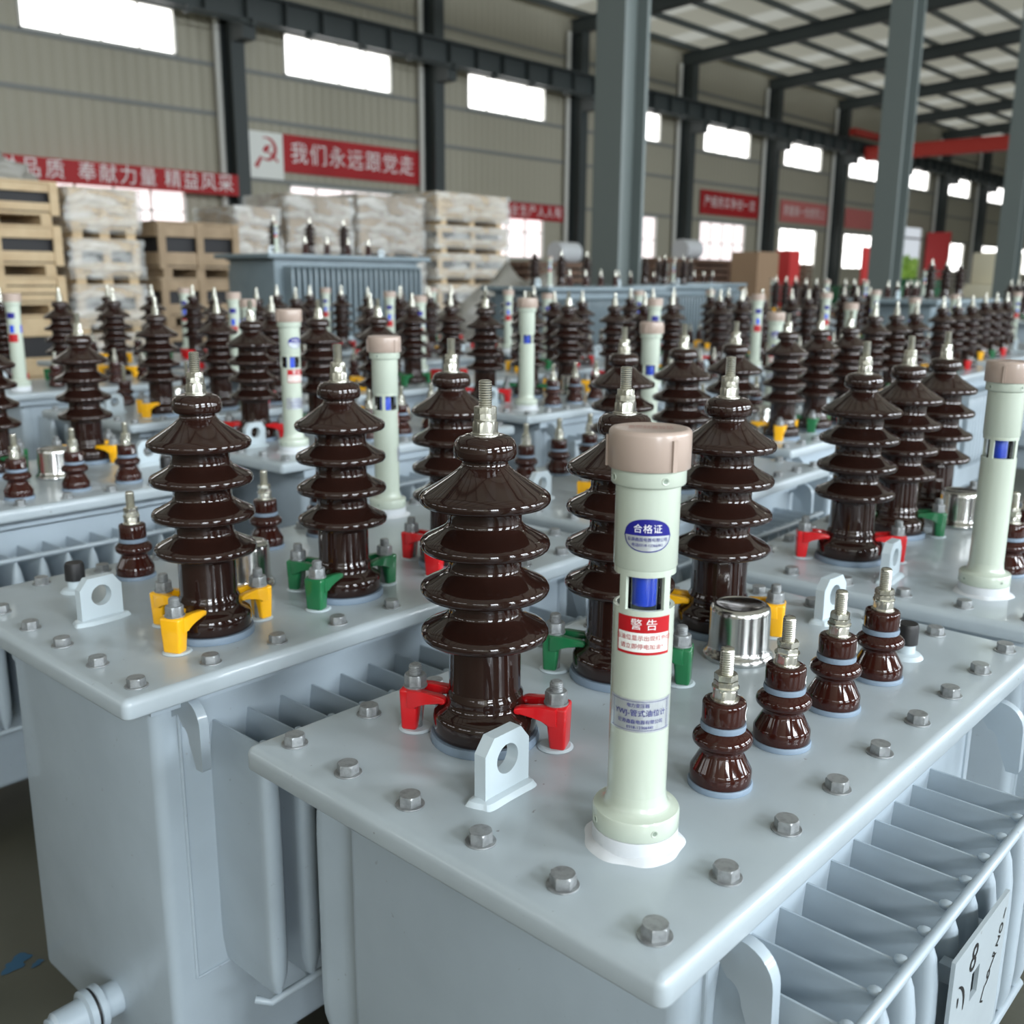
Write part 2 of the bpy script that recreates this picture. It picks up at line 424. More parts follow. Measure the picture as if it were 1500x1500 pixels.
# lifting hook under the cover rim, y outward from the tank wall
def hook_mesh():
    bm = bmesh.new()
    o = [(0, -.030), (.030, -.030)]
    for k in range(8):
        a = pi / 2 * (1 - k / 7); o.append((.030 + .027 * cos(a), -.057 + .027 * sin(a)))
    o += [(.058, -.104), (.056, -.107), (.045, -.107)]
    for k in range(9):
        a = pi / 2 * k / 8; o.append((.022 + .012 * cos(a), -.080 + .016 * sin(a)))
    o += [(.014, -.053), (0, -.060)]
    fs = prism(bm, o, -.0055, .0055, 'yz')
    return mesh(bm, 'lifting_hook', TANKP, angle=40)
ME_HOOK = hook_mesh()

# cooling fin: hollow corrugation pinched shut at top and bottom, rounded outer edge; y outward
def fin_bm(bm, z0, z1, D=.110, x=0):
    lv = [(z0, .0032, 0), (z0 - .004, .0040, 0), (z0 - .018, .0120, 0), (z0 - .040, .0175, .002), (z0 - .065, .0185, .003), (z1 + .055, .0185, .003), (z1 + .030, .0165, .002), (z1 + .012, .0095, 0), (z1 + .003, .0040, 0), (z1, .0032, 0)]
    rings = []
    for z, t, e in lv:
        b = t * .34; o = t * .60                       # narrow web, fat outer edge
        pts = [(-b, 0), (-b, D - .026), (-o * .95, D - .014)]
        n = 6
        for k in range(n + 1):
            a = pi - pi * k / n
            pts.append((o * cos(a), D + e - .008 + min(o, .008) * sin(a)))
        pts += [(o * .95, D - .014), (b, D - .026), (b, 0)]
        rings.append([bm.verts.new((x + px, py, z)) for px, py in pts])
    n = len(rings[0])
    for a, c in zip(rings, rings[1:]):
        for k in range(n - 1): bm.faces.new((a[k], a[k + 1], c[k + 1], c[k]))
    bm.faces.new(rings[0]); bm.faces.new(rings[-1])
def fin_mesh(z0, z1, D=.110):
    bm = bmesh.new(); fin_bm(bm, z0, z1, D); return mesh(bm, 'cooling_fin', TANKP, angle=50)
def rod_mesh(n, pitch, z, bend, D=.110):
    bm = bmesh.new(); q = D - .110; L = (n - 1) * pitch
    pts = [(-.014, .1055 + q, z), (L + .014, .1055 + q, z)]
    if bend: pts = [(-.022, .092 + q, z + .003)] + pts + [(L + .024, .092 + q, z + .003)]
    tube(bm, pts, .0046, 10)
    for i in range(n):                              # weld nodes where rod meets fin
        bmesh.ops.create_icosphere(bm, subdivisions=2, radius=.0056, matrix=Matrix.Translation((i * pitch, .0985 + q, z)) @ Matrix.Diagonal((.9, 1.2, .75, 1)))
    return mesh(bm, 'fin_tie_rod', TANKP, angle=60)

# oil level gauge (tube facing angle 0 = +x)
GR = .0218
def gauge_meshes():
    S = 96; wz0, wz1 = .1880, .2121; hw = 10             # window half-width in segments
    def inwin(k): 
        k = (k + .5) % 24
        return k < hw or k > 24 - hw
    bm = bmesh.new()
    lathe(bm, [(0, .0146), (.0318, .0146), (.0325, .0156), (.0325, .0285), (.0316, .0300), (.0262, .0312), (.0236, .0335), (.0224, .0380), (.0218, .0440)], 72, cap=False)
    zs = [.0440, .110, wz0, wz1, .2165]
    def shell(r, zz):
        return [[bm.verts.new((r * cos(2 * pi * k / S), r * sin(2 * pi * k / S), z)) for k in range(S)] for z in zz]
    o = shell(GR, zs); i = shell(GR - .0028, [wz0 - .008, wz0, wz1, wz1 + .008])
    for a in range(len(zs) - 1):
        for k in range(S):
            if a == 2 and inwin(k): continue
            bm.faces.new((o[a][k], o[a][(k + 1) % S], o[a + 1][(k + 1) % S], o[a + 1][k]))
    for a in range(3):
        for k in range(S):
            if a == 1 and inwin(k): continue
            bm.faces.new((i[a][k], i[a][(k + 1) % S], i[a + 1][(k + 1) % S], i[a + 1][k]))
    for k in range(S):
        k2 = (k + 1) % S
        if inwin(k):
            bm.faces.new((o[2][k], o[2][k2], i[1][k2], i[1][k])); bm.faces.new((o[3][k], o[3][k2], i[2][k2], i[2][k]))
            if not inwin(k - 1): bm.faces.new((o[2][k], o[3][k], i[2][k], i[1][k]))
            if not inwin(k + 1): bm.faces.new((o[2][k2], o[3][k2], i[2][k2], i[1][k2]))
    lathe(bm, [(GR, .2165), (.0226, .2178), (.0226, .2745), (.0254, .2755), (.0260, .2765), (.0260, .2870), (0, .2875)], 72, cap=False)
    body = mesh(bm, 'oil_level_gauge', GAUGE, angle=40)
    # cap with ribs
    bm = bmesh.new()
    lathe(bm, [(0, .2868), (.0280, .2868), (.0285, .2875), (.0285, .3105), (.0280, .3122), (.0268, .3134), (.0250, .3138), (.0235, .3135), (0, .3135)], 72)
    for k in range(3):
        a = 2 * pi * k / 3 + .57
        vs = box(bm, .0276, .0302, -.0017, .0017, .2872, .3085)
        c, q = cos(a), sin(a)
        for v in vs: v.co = Vector((c * v.co.x - q * v.co.y, q * v.co.x + c * v.co.y, v.co.z))
    for txt, size, yy in (('全密封油位计', .0052, .0042), ('禁止随意开启', .0052, -.0042)):
        text_bm(bm, txt, size, lambda x, y: (-(y + yy), x, .3139), mi=1)
    cap = mesh(bm, 'gauge_cap', CAPM, mat('worn_red_ink', (.33, .10, .08), .5), angle=40)
    bm = bmesh.new()
    lathe(bm, [(0, 0), (.0315, 0), (.0322, .001), (.0322, .0138), (.0318, .0142), (0, .0142)], 56)
    N = 60; A = []; B = []; D = []
    for k in range(N):
        a = 2 * pi * k / N; e = .0040 + .0022 * sin(3 * a + 1) * sin(2 * a) + .0006 * sin(9 * a)
        A.append(bm.verts.new(((.0322 + e + .002) * cos(a), (.0322 + e + .002) * sin(a), -.0002)))
        B.append(bm.verts.new(((.0322 + e) * cos(a), (.0322 + e) * sin(a), .0018)))
        D.append(bm.verts.new((.0320 * cos(a), .0320 * sin(a), .0034 + .001 * sin(5 * a))))
    for P, Q in ((A, B), (B, D)):
        for k in range(N): bm.faces.new((P[k], P[(k + 1) % N], Q[(k + 1) % N], Q[k]))
    base = mesh(bm, 'white_weld_collar', WHITE, angle=40)
    bm = bmesh.new(); lathe(bm, [(.0150, .182), (.0150, .218), (.0140, .218), (.0140, .182), (.0150, .182)], 40, cap=False); glass = mesh(bm, 'sight_glass', GLASS)
    bm = bmesh.new(); lathe(bm, [(0, .1870), (.0088, .1870), (.0092, .1875), (.0092, .2105), (.0088, .2112), (0, .2112)], 32); fl = mesh(bm, 'blue_float', BLUE)
    # shallow spanner holes on collar and foot, one mesh each
    holes = []
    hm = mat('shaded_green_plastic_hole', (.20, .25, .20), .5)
    for R, z in ((.02602, .2806), (.03252, .0222)):
        bm = bmesh.new(); rr = .0023; N = 20
        def ringv(q, d): return [bm.verts.new(((R + d) * cos(q * rr * cos(2 * pi * k / N) / R), (R + d) * sin(q * rr * cos(2 * pi * k / N) / R), z + q * rr * sin(2 * pi * k / N))) for k in range(N)]
        rs = [ringv(1.25, .0), ringv(1.1, .0005), ringv(.95, .0004), ringv(.8, .00015)]
        for a, b in zip(rs, rs[1:]):
            for k in range(N): bm.faces.new((a[k], a[(k + 1) % N], b[(k + 1) % N], b[k]))
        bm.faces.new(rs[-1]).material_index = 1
        holes.append(mesh(bm, 'spanner_hole', GAUGE, hm, angle=60))
    return body, cap, base, glass, fl, holes
ME_GAUGE = gauge_meshes()
def cyl(R): return lambda x, y, dz=0: (R * cos(x / R), R * sin(x / R), y)
def patch(bm, R, x0, x1, z0, z1, mi, n=24):
    f = cyl(R); a = [[bm.verts.new(f(x0 + (x1 - x0) * k / n, z)) for k in range(n + 1)] for z in (z0, z1)]
    for k in range(n): bm.faces.new((a[0][k], a[0][k + 1], a[1][k + 1], a[1][k])).material_index = mi
def oval(bm, R, w, h, zc, mi, ylo=-1, yhi=1, n=28):
    f = cyl(R); rows = []
    for k in range(n + 1):
        x = -w + 2 * w * k / n; hh = h * (max(0, 1 - abs(x / w) ** 2.4)) ** .5
        rows.append((bm.verts.new(f(x, zc + max(-hh, ylo * h))), bm.verts.new(f(x, zc + min(max(hh, ylo * h), yhi * h)))))
    for a, b in zip(rows, rows[1:]): bm.faces.new((a[0], b[0], b[1], a[1])).material_index = mi
def sticker():
    bm = bmesh.new(); zc = .2424
    oval(bm, .02290, .0172, .0116, zc, 0)
    oval(bm, .02310, .0163, .0108, zc, 1, -1, .0)
    f = cyl(.02345)
    text_bm(bm, '合格证', .0066, lambda x, y: f(x, zc + .0046 + y), 2, space=1.1)
    text_bm(bm, '宏源鑫磊电器有限公司', .0029, lambda x, y: f(x, zc - .0028 + y), 0)
    text_bm(bm, '电话0318-12366441', .0027, lambda x, y: f(x, zc - .0066 + y), 0)
    return mesh(bm, 'certificate_sticker', NAVY, FOIL, WHITEINK, smooth=False)
def warning():
    bm = bmesh.new(); w = .0205
    patch(bm, GR + .0003, -w, w, .1559, .1839, 0)
    patch(bm, GR + .0005, -w + .001, w - .001, .1580, .1722, 1)
    f = cyl(GR + .0009)
    text_bm(bm, '警 告', .0086, lambda x, y: f(x, .1780 + y), 2)
    text_bm(bm, '当油位显示出现红色时', .0043, lambda x, y: f(x, .1683 + y), 0)
    text_bm(bm, '请立即停电加油!!', .0043, lambda x, y: f(x - .001, .1620 + y), 0)
    return mesh(bm, 'warning_label', REDINK, PAPER, WHITEINK, smooth=False)
def plate():
    bm = bmesh.new(); w = .0270
    patch(bm, GR + .0003, -w, w, .0970, .1223, 0)
    for z0, z1 in ((.0986, .0989), (.1205, .1208)): patch(bm, GR + .0005, -w + .002, w - .002, z0, z1, 1)
    for x0 in (-.0225, .0222): patch(bm, GR + .0005, x0, x0 + .0003, .0989, .1205, 1, 2)
    f = cyl(GR + .0009)
    text_bm(bm, '电力变压器', .0034, lambda x, y: f(x - .002, .1177 + y), 1)
    text_bm(bm, 'YWJ-管式油位计', .0056, lambda x, y: f(x, .1118 + y), 1)
    text_bm(bm, '宏源鑫磊电器有限公司', .0035, lambda x, y: f(x, .1052 + y), 1)
    text_bm(bm, '0318-12366441', .0032, lambda x, y: f(x, .1011 + y), 1)
    return mesh(bm, 'maker_plate', FOIL, NAVY, smooth=False)
ME_STICK, ME_WARN, ME_PLATE = sticker(), warning(), plate()
bm = bmesh.new()
lathe(bm, [(0, 0), (.0325, 0), (.0325, .0144), (0, .0144)], 20, mi=2)
lathe(bm, [(0, .0146), (.0325, .0146), (.0325, .03), (.0218, .038), (.0218, .188)], 20, cap=False)
lathe(bm, [(.0216, .188), (.0216, .212)], 20, cap=False, mi=3)
lathe(bm, [(.0218, .212), (.0222, .2745), (.0258, .2765), (.0258, .287)], 20, cap=False)
lathe(bm, [(0, .2868), (.0288, .2868), (.0288, .312), (.0265, .3136), (0, .3136)], 20, mi=1)
for f in bm.faces:
    if f.material_index == 3:
        a = atan2(f.calc_center_median().y, f.calc_center_median().x) % (pi / 2)
        if not (a < .42 or a > pi / 2 - .42): f.material_index = 0
patch(bm, .0221, -.016, .016, .158, .184, 4); patch(bm, .0226, -.013, .013, .234, .252, 5)
ME_GAUGE_LO = mesh(bm, 'oil_level_gauge_small', GAUGE, CAPM, WHITE, BLUE, REDINK, NAVY, angle=40)

# drain valve (axis +x)
bm = bmesh.new()
lathe(bm, [(0, 0), (.021, 0), (.021, .025), (.028, .026), (.028, .034), (.025, .035), (.025, .038), (.028, .039), (.028, .047), (.0205, .049), (.0200, .082), (.016, .086), (.016, .090), (.0105, .091), (.0105, .104), (0, .104)], 28, ax='x')
ME_VALVE = mesh(bm, 'drain_valve', TANKP, angle=30)
bm = bmesh.new(); lathe(bm, [(.0248, .0348), (.0265, .0352), (.0265, .0378), (.0248, .0382)], 28, ax='x', cap=False); ME_VGASK = mesh(bm, 'valve_gasket', BLACK)

# stencilled plate bolted over the fins (local x along the fins, z up)
def stencil_plate():
    bm = bmesh.new(); t = .0016
    W0, W1, Z0, Z1 = 0, .130, -.13, 0
    hx0, hx1, hz0, hz1 = .048, .066, -.062, -.036
    for b in ((W0, hx0, Z0, Z1), (hx1, W1, Z0, Z1), (hx0, hx1, Z0, hz0), (hx0, hx1, hz1, Z1)):
        box(bm, b[0], b[1], -t, t, b[2], b[3])
    R = Matrix.Rotation(-pi / 2, 2)
    def put(s, size, cx, cz, ang):
        c, q = cos(ang), sin(ang)
        text_bm(bm, s, size, lambda x, y: (cx + c * x - q * y, -t - .0004, cz + q * x + c * y), 1)
    put('8', .034, .046, -.021, -.3); put(')', .036, .026, -.040, .5); put("'", .034, .016, -.054, 0); put('o', .026, .010, -.084, 0)
    for i, (ch, cx, cz) in enumerate((('ı', .122, -.016), ('o', .117, -.028), ('z', .112, -.038), ('~', .106, -.048), ('7', .100, -.056), ('9', .093, -.066), ('L', .086, -.078))):
        put(ch, .021, cx, cz, -.5)
    return mesh(bm, 'stencilled_plate', PAINT, BLACK, smooth=False)
ME_STENCIL = stencil_plate()
bm = bmesh.new(); box(bm, -.006, .006, 0, .0165, -.008, .008); ME_PBR = mesh(bm, 'plate_bracket', TANKP, smooth=False)

# ------------------------------------------------------------------ transformer assembly
TA = dict(name='a', hx=.384, hy=.2275, nx=9, px=.0875, ny=6, py=.079, r=(-.22, .083), g=(-.018, .083), y=(.183, .083),
          lv=[(-.147, -.122), (-.041, -.122), (.065, -.122), (.171, -.122)], ga=(-.266, -.120), can=(.121, .017), lugs=[(-.285, 0), (.314, 0)], cap=(.253, -.12),
          tx=.302, ty=.190, fin=[(-.250, 10), (-.276, 13)], clamp=[(121, .0675), (-64, .0675)], zf=(-.29, -.39), cover_t=.0225)
TB = dict(name='b', hx=.419, hy=.2410, nx=10, px=.0865, ny=6, py=.0845, r=(-.1525, .1265), g=(.049, .1265), y=(.25, .1265),
          lv=[(-.128, -.150), (-.02, -.150), (.089, -.150), (.1975, -.150)], ga=(-.2975, -.182), can=(.118, .0), lugs=[(-.3175, -.01), (.3175, -.01)], cap=(.285, -.145),
          tx=.362, ty=.184, fin=[(-.276, 13), (-.263, 13)], clamp=[(22, .0675), (178, .0675), (-68, .0675)], zf=(-.39, -.39), cover_t=.0225)
TBIG = dict(name='big', hx=.70, hy=.33, nx=12, px=.122, ny=6, py=.12, r=(-.35, .12), g=(-.05, .12), y=(.25, .12),
          lv=[(-.30, -.17), (-.12, -.17), (.06, -.17), (.24, -.17)], ga=(-.55, -.2), can=(.2, .0), lugs=[(-.45, 0), (.5, 0)], cap=(.4, -.16),
          tx=.62, ty=.27, fin=[(-.552, 25), (-.552, 25)], clamp=[(110, .060), (-70, .060)], zf=(-.70, -.70), cover_t=.03)
def cover_mesh(T):
    bm = bmesh.new(); hx, hy, t = T['hx'], T['hy'], T['cover_t']; R = .0085
    def ring(inset, z):
        vs = []; r = max(.009 - inset, .0005)
        for cx, cy, a0 in ((1, 1, 0), (-1, 1, pi / 2), (-1, -1, pi), (1, -1, 3 * pi / 2)):
            for k in range(6):
                a = a0 + pi / 2 * k / 5
                vs.append(bm.verts.new((cx * (hx - inset - r) + r * cos(a), cy * (hy - inset - r) + r * sin(a), z)))
        return vs
    rs = [ring(.004, -t), ring(.0008, -t + .0012), ring(0, -t + .003)] + [ring(R * (1 - cos(a)), -R + R * sin(a)) for a in [pi / 2 * k / 7 for k in range(8)]] + [ring(.030, 0)]
    for a, b in zip(rs, rs[1:]):
        for k in range(24): bm.faces.new((a[k], a[(k + 1) % 24], b[(k + 1) % 24], b[k]))
    bm.faces.new(rs[0]); bm.faces.new(rs[-1])
    return mesh(bm, 'cover', DARKP if T is TBIG else PAINT, angle=60)
def tank_mesh(T, depth):
    bm = bmesh.new(); tx, ty = T['tx'], T['ty']
    box(bm, -tx, tx, -ty, ty, -depth, -.040)
    es = [e for e in bm.edges if abs(e.verts[0].co.z - e.verts[1].co.z) > .1 or (e.verts[0].co.z < -.1 and e.verts[1].co.z < -.1)]
    bmesh.ops.bevel(bm, geom=es, offset=.013, segments=3, affect='EDGES', profile=.5)
    # flange collar under the cover and gasket seam
    box(bm, -tx - .012, tx + .012, -ty - .022, ty + .022, -.042, -T['cover_t'] - .003)
    box(bm, -tx - .004, tx + .004, -ty - .012, ty + .012, -T['cover_t'] - .003, -T['cover_t'] + .001)
    # weld seams running down beside each corner
    for sx in (-1, 1):
        for sy in (-1, 1):
            tube(bm, [(sx * (tx - .030), sy * (ty + .0005), -.045), (sx * (tx - .030), sy * (ty + .0005), T['zf'][1] - .004)], .0022, 6)
            tube(bm, [(sx * (tx - .030), sy * (ty + .0005), T['zf'][1] - .004), (sx * (T['tx'] - .085), sy * (ty + .0005), T['zf'][1] - .004)], .0018, 6)
    return mesh(bm, 'tank', DARKP if T is TBIG else TANKP, angle=40)
FINS = {}
def fin_cache(z1, D):
    if (z1, D) not in FINS: FINS[z1, D] = fin_mesh(-.080, z1, D)
    return FINS[z1, D]
def finbank_mesh(n, pitch, z1, m=None):
    bm = bmesh.new()
    for i in range(n): fin_bm(bm, -.080, z1, x=i * pitch)
    tube(bm, [(-.014, .1055, -.078), ((n - 1) * pitch + .014, .1055, -.078)], .0046, 8)
    return mesh(bm, 'fin_bank', m or TANKP, angle=50)
CACHE = {}
def cached(key, fn):
    if key not in CACHE: CACHE[key] = fn()
    return CACHE[key]
def foot_mesh(T):
    bm = bmesh.new(); w = T['ty'] + .015
    for z0, z1 in ((0, .1), (.9, 1.)): box(bm, -.032, .032, -w, w, z0, z1)
    box(bm, .020, .032, -w, w, .1, .9)
    return mesh(bm, 'channel_foot', TANKP, smooth=False)

def transformer(label, T, x, y, deg, flip=False, zoff=0., lod=0, gface=None, group='oil-filled transformers standing on the workshop floor'):
    ang = radians(deg) + (pi if flip else 0)
    depth = .548 if T is not TBIG else .548 + .30
    t = empty('transformer' if T is not TBIG else 'large_transformer', label, 'transformer', (x, y, 0), ang, group)
    Z = H + zoff
    n = T['name']
    obj('cover', cached(('cover', n), lambda: cover_mesh(T)), t, (0, 0, Z))
    obj('tank', cached(('tank', n, depth), lambda: tank_mesh(T, depth)), t, (0, 0, Z))
    fh = Z - depth
    for s in (-1, 1): obj('channel_foot', cached(('foot', n), lambda: foot_mesh(T)), t, (s * T['tx'] * .62, 0, 0), scale=(1, 1, max(fh, .02)))
    # fins on both long sides
    for k, sy in ((0, -1), (1, 1)):
        x0, cnt = T['fin'][k]; z1 = T['zf'][k]
        D = .072 if (n == 'a' and sy > 0) else .110
        rz = pi if sy < 0 else 0
        sgn = -1 if sy < 0 else 1
        if lod == 0:
            for i in range(cnt): obj('cooling_fin', fin_cache(z1, D), t, (x0 + .046 * i, sy * T['ty'], Z), (0, 0, rz))
            xs = x0 if sy > 0 else x0 + .046 * (cnt - 1)
            obj('fin_tie_rod', cached(('rodt', cnt, D), lambda: rod_mesh(cnt, .046, -.078, False, D)), t, (xs, sy * T['ty'], Z), (0, 0, rz))
            obj('fin_tie_rod', cached(('rodb', cnt, z1, D), lambda: rod_mesh(cnt, .046, z1 + .003, True, D)), t, (xs, sy * T['ty'], Z), (0, 0, rz))
        else:
            xs = x0 if sy > 0 else x0 + .046 * (cnt - 1)
            obj('fin_bank', cached(('bank', cnt, z1), lambda: finbank_mesh(cnt, .046, z1, DARKP if T is TBIG else None)), t, (xs, sy * T['ty'], Z), (0, 0, rz))
    if lod <= 1:
        for sx in (-1, 1):
            for sy in (-1, 1):
                hx = sx * (T['tx'] - .028)
                obj('lifting_hook', ME_HOOK, t, (hx, sy * T['ty'], Z), (0, 0, 0 if sy > 0 else pi))
    # cover bolts
    X0, Y0 = (T['nx'] - 1) * T['px'] / 2, (T['ny'] - 1) * T['py'] / 2
    if lod <= 1:
        spots = [(-X0 + i * T['px'], s * Y0) for i in range(T['nx']) for s in (-1, 1)] + [(s * X0, -Y0 + j * T['py']) for j in range(1, T['ny'] - 1) for s in (-1, 1)]
        for px, py in spots:
            obj('cover_bolt', ME_BOLT, t, (px + random.uniform(-.001, .001), py + random.uniform(-.001, .001), Z), (0, 0, random.uniform(0, 6)))
    # high-voltage bushings with their clamps
    for k, colour in (('r', 'red'), ('g', 'green'), ('y', 'yellow')):
        bx, by = T[k]
        sc = .8 if T is TBIG else 1
        b = obj('high_voltage_bushing', ME_PORC if lod == 0 else ME_PORC_LO, t, (bx, by, Z), (0, 0, random.uniform(0, 6)), (sc, sc, sc))
        if lod <= 1:
            obj('gasket', ME_BGASK, b)
        if lod == 0:
            obj('terminal_stud', ME_STUD, b)
            obj('washer_nut', ME_NUT1, b, (0, 0, .2816), (0, 0, random.uniform(0, 1)))
            obj('thin_nut', ME_NUT2, b, (0, 0, .2936), (0, 0, random.uniform(0, 1)))
            obj('lock_nut', ME_NUT3, b, (0, 0, .3004), (0, 0, random.uniform(0, 1)))
        else: obj('terminal_stud', ME_STUD_LO, b)
        for a, r in (T['clamp'] if T is not TBIG else []):
            a = radians(a + random.uniform(-4, 4))
            c = obj('bushing_clamp', ME_CLAMP[colour], t, (bx + r * cos(a), by + r * sin(a), Z), (0, 0, a + pi)); c['label'] = colour + ' bushing clamp'
            if lod <= 1: obj('clamp_bolt', ME_CBOLT, c)
    # low-voltage bushings
    for i, (px, py) in enumerate(T['lv']):
        if lod <= 1:
            b = obj('low_voltage_bushing', ME_LV, t, (px, py, Z), (0, 0, 0))
            if lod == 0:
                obj('foot_gasket', ME_LVG, b); obj('neck_gasket', ME_LVG2, b)
                obj('terminal_stud', ME_LVS, b)
                obj('washer_nut', ME_LN1, b, (0, 0, .0760), (0, 0, random.uniform(0, 1)))
                obj('thin_nut', ME_LN2, b, (0, 0, .0866), (0, 0, random.uniform(0, 1)))
                obj('lock_nut', ME_LN3, b, (0, 0, .0940), (0, 0, random.uniform(0, 1)))
                obj('phase_letter', ME_MARK[i], b, (0, 0, 0), (0, 0, radians(-70 - 4 * (i % 2))))
            else: obj('stud', ME_LVS, b)
        else: obj('low_voltage_bushing', ME_LV_LO, t, (px, py, Z))
    # oil gauge
    gx, gy = T['ga']; face = (radians(gface) - ang) if gface is not None else radians(-140)
    if lod <= 1:
        gz = ME_GAUGE
        g = obj('oil_level_gauge', gz[0], t, (gx, gy, Z), (0, 0, face))
        obj('gauge_cap', gz[1], g); obj('weld_collar', gz[2], g); obj('sight_glass', gz[3], g); obj('blue_float', gz[4], g)
        for q in (.42, .42 + pi / 2, .42 - pi / 2, .42 + pi):
            for hm in gz[5]: obj('spanner_hole', hm, g, (0, 0, 0), (0, 0, q))
        obj('certificate_sticker', ME_STICK, g); obj('warning_label', ME_WARN, g); obj('maker_plate', ME_PLATE, g)
    else:
        gs = .65 if T is TBIG else 1
        obj('oil_level_gauge', ME_GAUGE_LO, t, (gx, gy, Z), (0, 0, face), (gs, gs, gs))
    if lod <= 1:
        c = obj('pressure_vent', ME_CAN, t, (*T['can'], Z)); c['label'] = 'polished steel pressure vent can'
        p = obj('plug_seat', ME_NIP, t, (*T['cap'], Z)); q = obj('black_cap', ME_PLUG, p); q['label'] = 'black rubber cap'
        v = obj('drain_valve', ME_VALVE, t, (T['tx'] - .004, .035, Z - depth + .066)); obj('valve_gasket', ME_VGASK, v)
    for lx, ly in T['lugs']:
        obj('lifting_lug', ME_LUG, t, (lx, ly, Z), (0, 0, radians(random.uniform(-4, 4))))
    return t

A = transformer('nearest transformer, with the labelled pale green oil gauge at its front corner', TA, .347, .196, .34, lod=0, gface=217)
pl = obj('stencilled_plate', ME_STENCIL, A, (-.112, -.3115, H - .094)); pl['label'] = 'flat pale plate with cut-out figures'
for dx in (.03, .10): obj('plate_bracket', ME_PBR, pl, (dx, .0012, -.03))
transformer('transformer left of the nearest one, drain valve low on its end', TB, .341, .832, 1.33, True, .003, 0, gface=357)
transformer('transformer right behind the nearest one, its gauge at the right edge of the photo', TA, 1.166, .234, 4.2, False, .001, 0, gface=34)
transformer('transformer at the left edge with three small bushings along its front side', TB, .239, 1.749, 1.55, False, .006, 0, gface=230)
transformer('transformer with red clamps beside its tall gauge, left of centre', TA, 1.06, 1.678, 3.2, False, .033, 0, gface=268)
transformer('transformer end to end with the left valve one, partly hidden behind the nearest gauge', TB, 1.23, .902, 1.4, True, .003, 0, gface=34)
transformer('transformer at right centre with yellow and green clamps, seen between the two nearest red-clamped ones', TB, 2.195, 1.092, 1.9, True, .004, 0, gface=215)
transformer('transformer at centre with a slim gauge and two small bushings at its front corner', TA, 1.896, 1.725, 1.9, False, .05, 0, gface=44)
transformer('transformer at left whose yellow clamp shows above the gap between two nearer ones', TB, 1.143, 2.48, 4.7, True, .029, 1, gface=225)
G2 = 'far transformers in the middle of the hall'
far = [
 (TB, 1.99, 2.57, 3, True, .035, 'left-centre far transformer, second in the row that starts behind the gauge at left'),
 (TA, 1.08, 3.24, 2, False, .045, 'transformer at the far left below the stacked crates, its gauge at the left edge'),
 (TA, 1.93, 3.30, 2, False, .045, 'far transformer left of centre, in the row below the wrapped crates'),
 (TA, 2.77, 3.36, 2, False, .045, 'far transformer below the large blue-grey one, near its right end'),
 (TB, 2.86, 2.64, 3, True, .04, 'far transformer behind the slim gauge in the centre'),
 (TA, 2.76, 1.90, 2.5, False, .04, 'far transformer behind the tall middle gauge cap, right of the slim centre gauge'),
 (TA, 3.62, 1.98, 3, False, .05, 'far transformer with a gauge right of the thick grey column foot'),
 (TB, 3.14, 1.27, 2.5, True, .02, 'transformer behind the green-clamped one at right centre'),
 (TB, 4.17, 1.42, 2.5, True, .03, 'far right transformer with green and red clamps left of the pale gauge at the edge'),
 (TB, 3.74, 2.75, 3, True, .05, 'far transformer left of the second grey column, third in its row'),
 (TA, 3.62, 3.42, 2, False, .05, 'far transformer in front of the low wide transformer at centre'),
 (TA, 4.50, 2.10, 3, False, .05, 'far transformer just left of the second grey column foot'),
 (TB, 5.08, 1.55, 3, True, .04, 'far transformer at the right edge behind the green and red clamps'),
 (TB, 4.62, 2.85, 3, True, .05, 'distant transformer midway between the two grey columns'),
 (TB, 1.75, 4.02, 2, True, .05, 'distant transformer at left just below the brown crate'),
 (TB, 2.62, 4.06, 2, True, .05, 'distant transformer in front of the large transformer with fine fins'),
 (TB, 3.47, 4.12, 2, True, .05, 'distant transformer between the large one and the grey heap of sheet'),
 (TA, 5.40, 2.24, 3, False, .06, 'distant transformer behind the second grey column foot'),
 (TB, 6.00, 1.50, 3, True, .05, 'distant transformer at the right edge, last of its row'),
 (TA, 7.60, 3.60, 2, False, .12, 'distant transformer among dark bushings left of the second grey column'),
 (TA, 8.45, 3.65, 2, False, .12, 'distant transformer among dark bushings at the foot of the second grey column'),
 (TB, 8.30, 4.45, 2, True, .14, 'distant transformer behind the dark bushings left of the second grey column'),
 (TA, 9.3, 3.4, 2, False, .12, 'very distant transformer just right of the second grey column foot'),
 (TA, 8.6, 2.3, 2, False, .12, 'very distant transformer near the right edge, in front of the green machine'),
]
for T, x, y, d, fl, zo, lab in far: transformer(lab, T, x, y, d, fl, zo, 2, group=G2, gface=225)
G3 = 'large transformers standing at the back of the hall'
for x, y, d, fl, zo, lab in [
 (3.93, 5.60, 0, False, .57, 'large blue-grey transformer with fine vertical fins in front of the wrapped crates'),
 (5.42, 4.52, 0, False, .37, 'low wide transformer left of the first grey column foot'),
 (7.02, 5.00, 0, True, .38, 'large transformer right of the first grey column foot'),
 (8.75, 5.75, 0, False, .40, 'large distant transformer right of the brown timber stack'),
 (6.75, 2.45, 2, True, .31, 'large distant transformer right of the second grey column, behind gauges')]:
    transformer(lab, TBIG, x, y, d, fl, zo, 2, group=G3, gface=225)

# ------------------------------------------------------------------ the hall
ZW = H                                         # measured heights are above the covers
YW = 20.66
bm = bmesh.new(); box(bm, -8, 84, -11, 21.4, -.1, 0)
fl = mesh(bm, 'floor', FLOORM, smooth=False); structure('floor', fl)
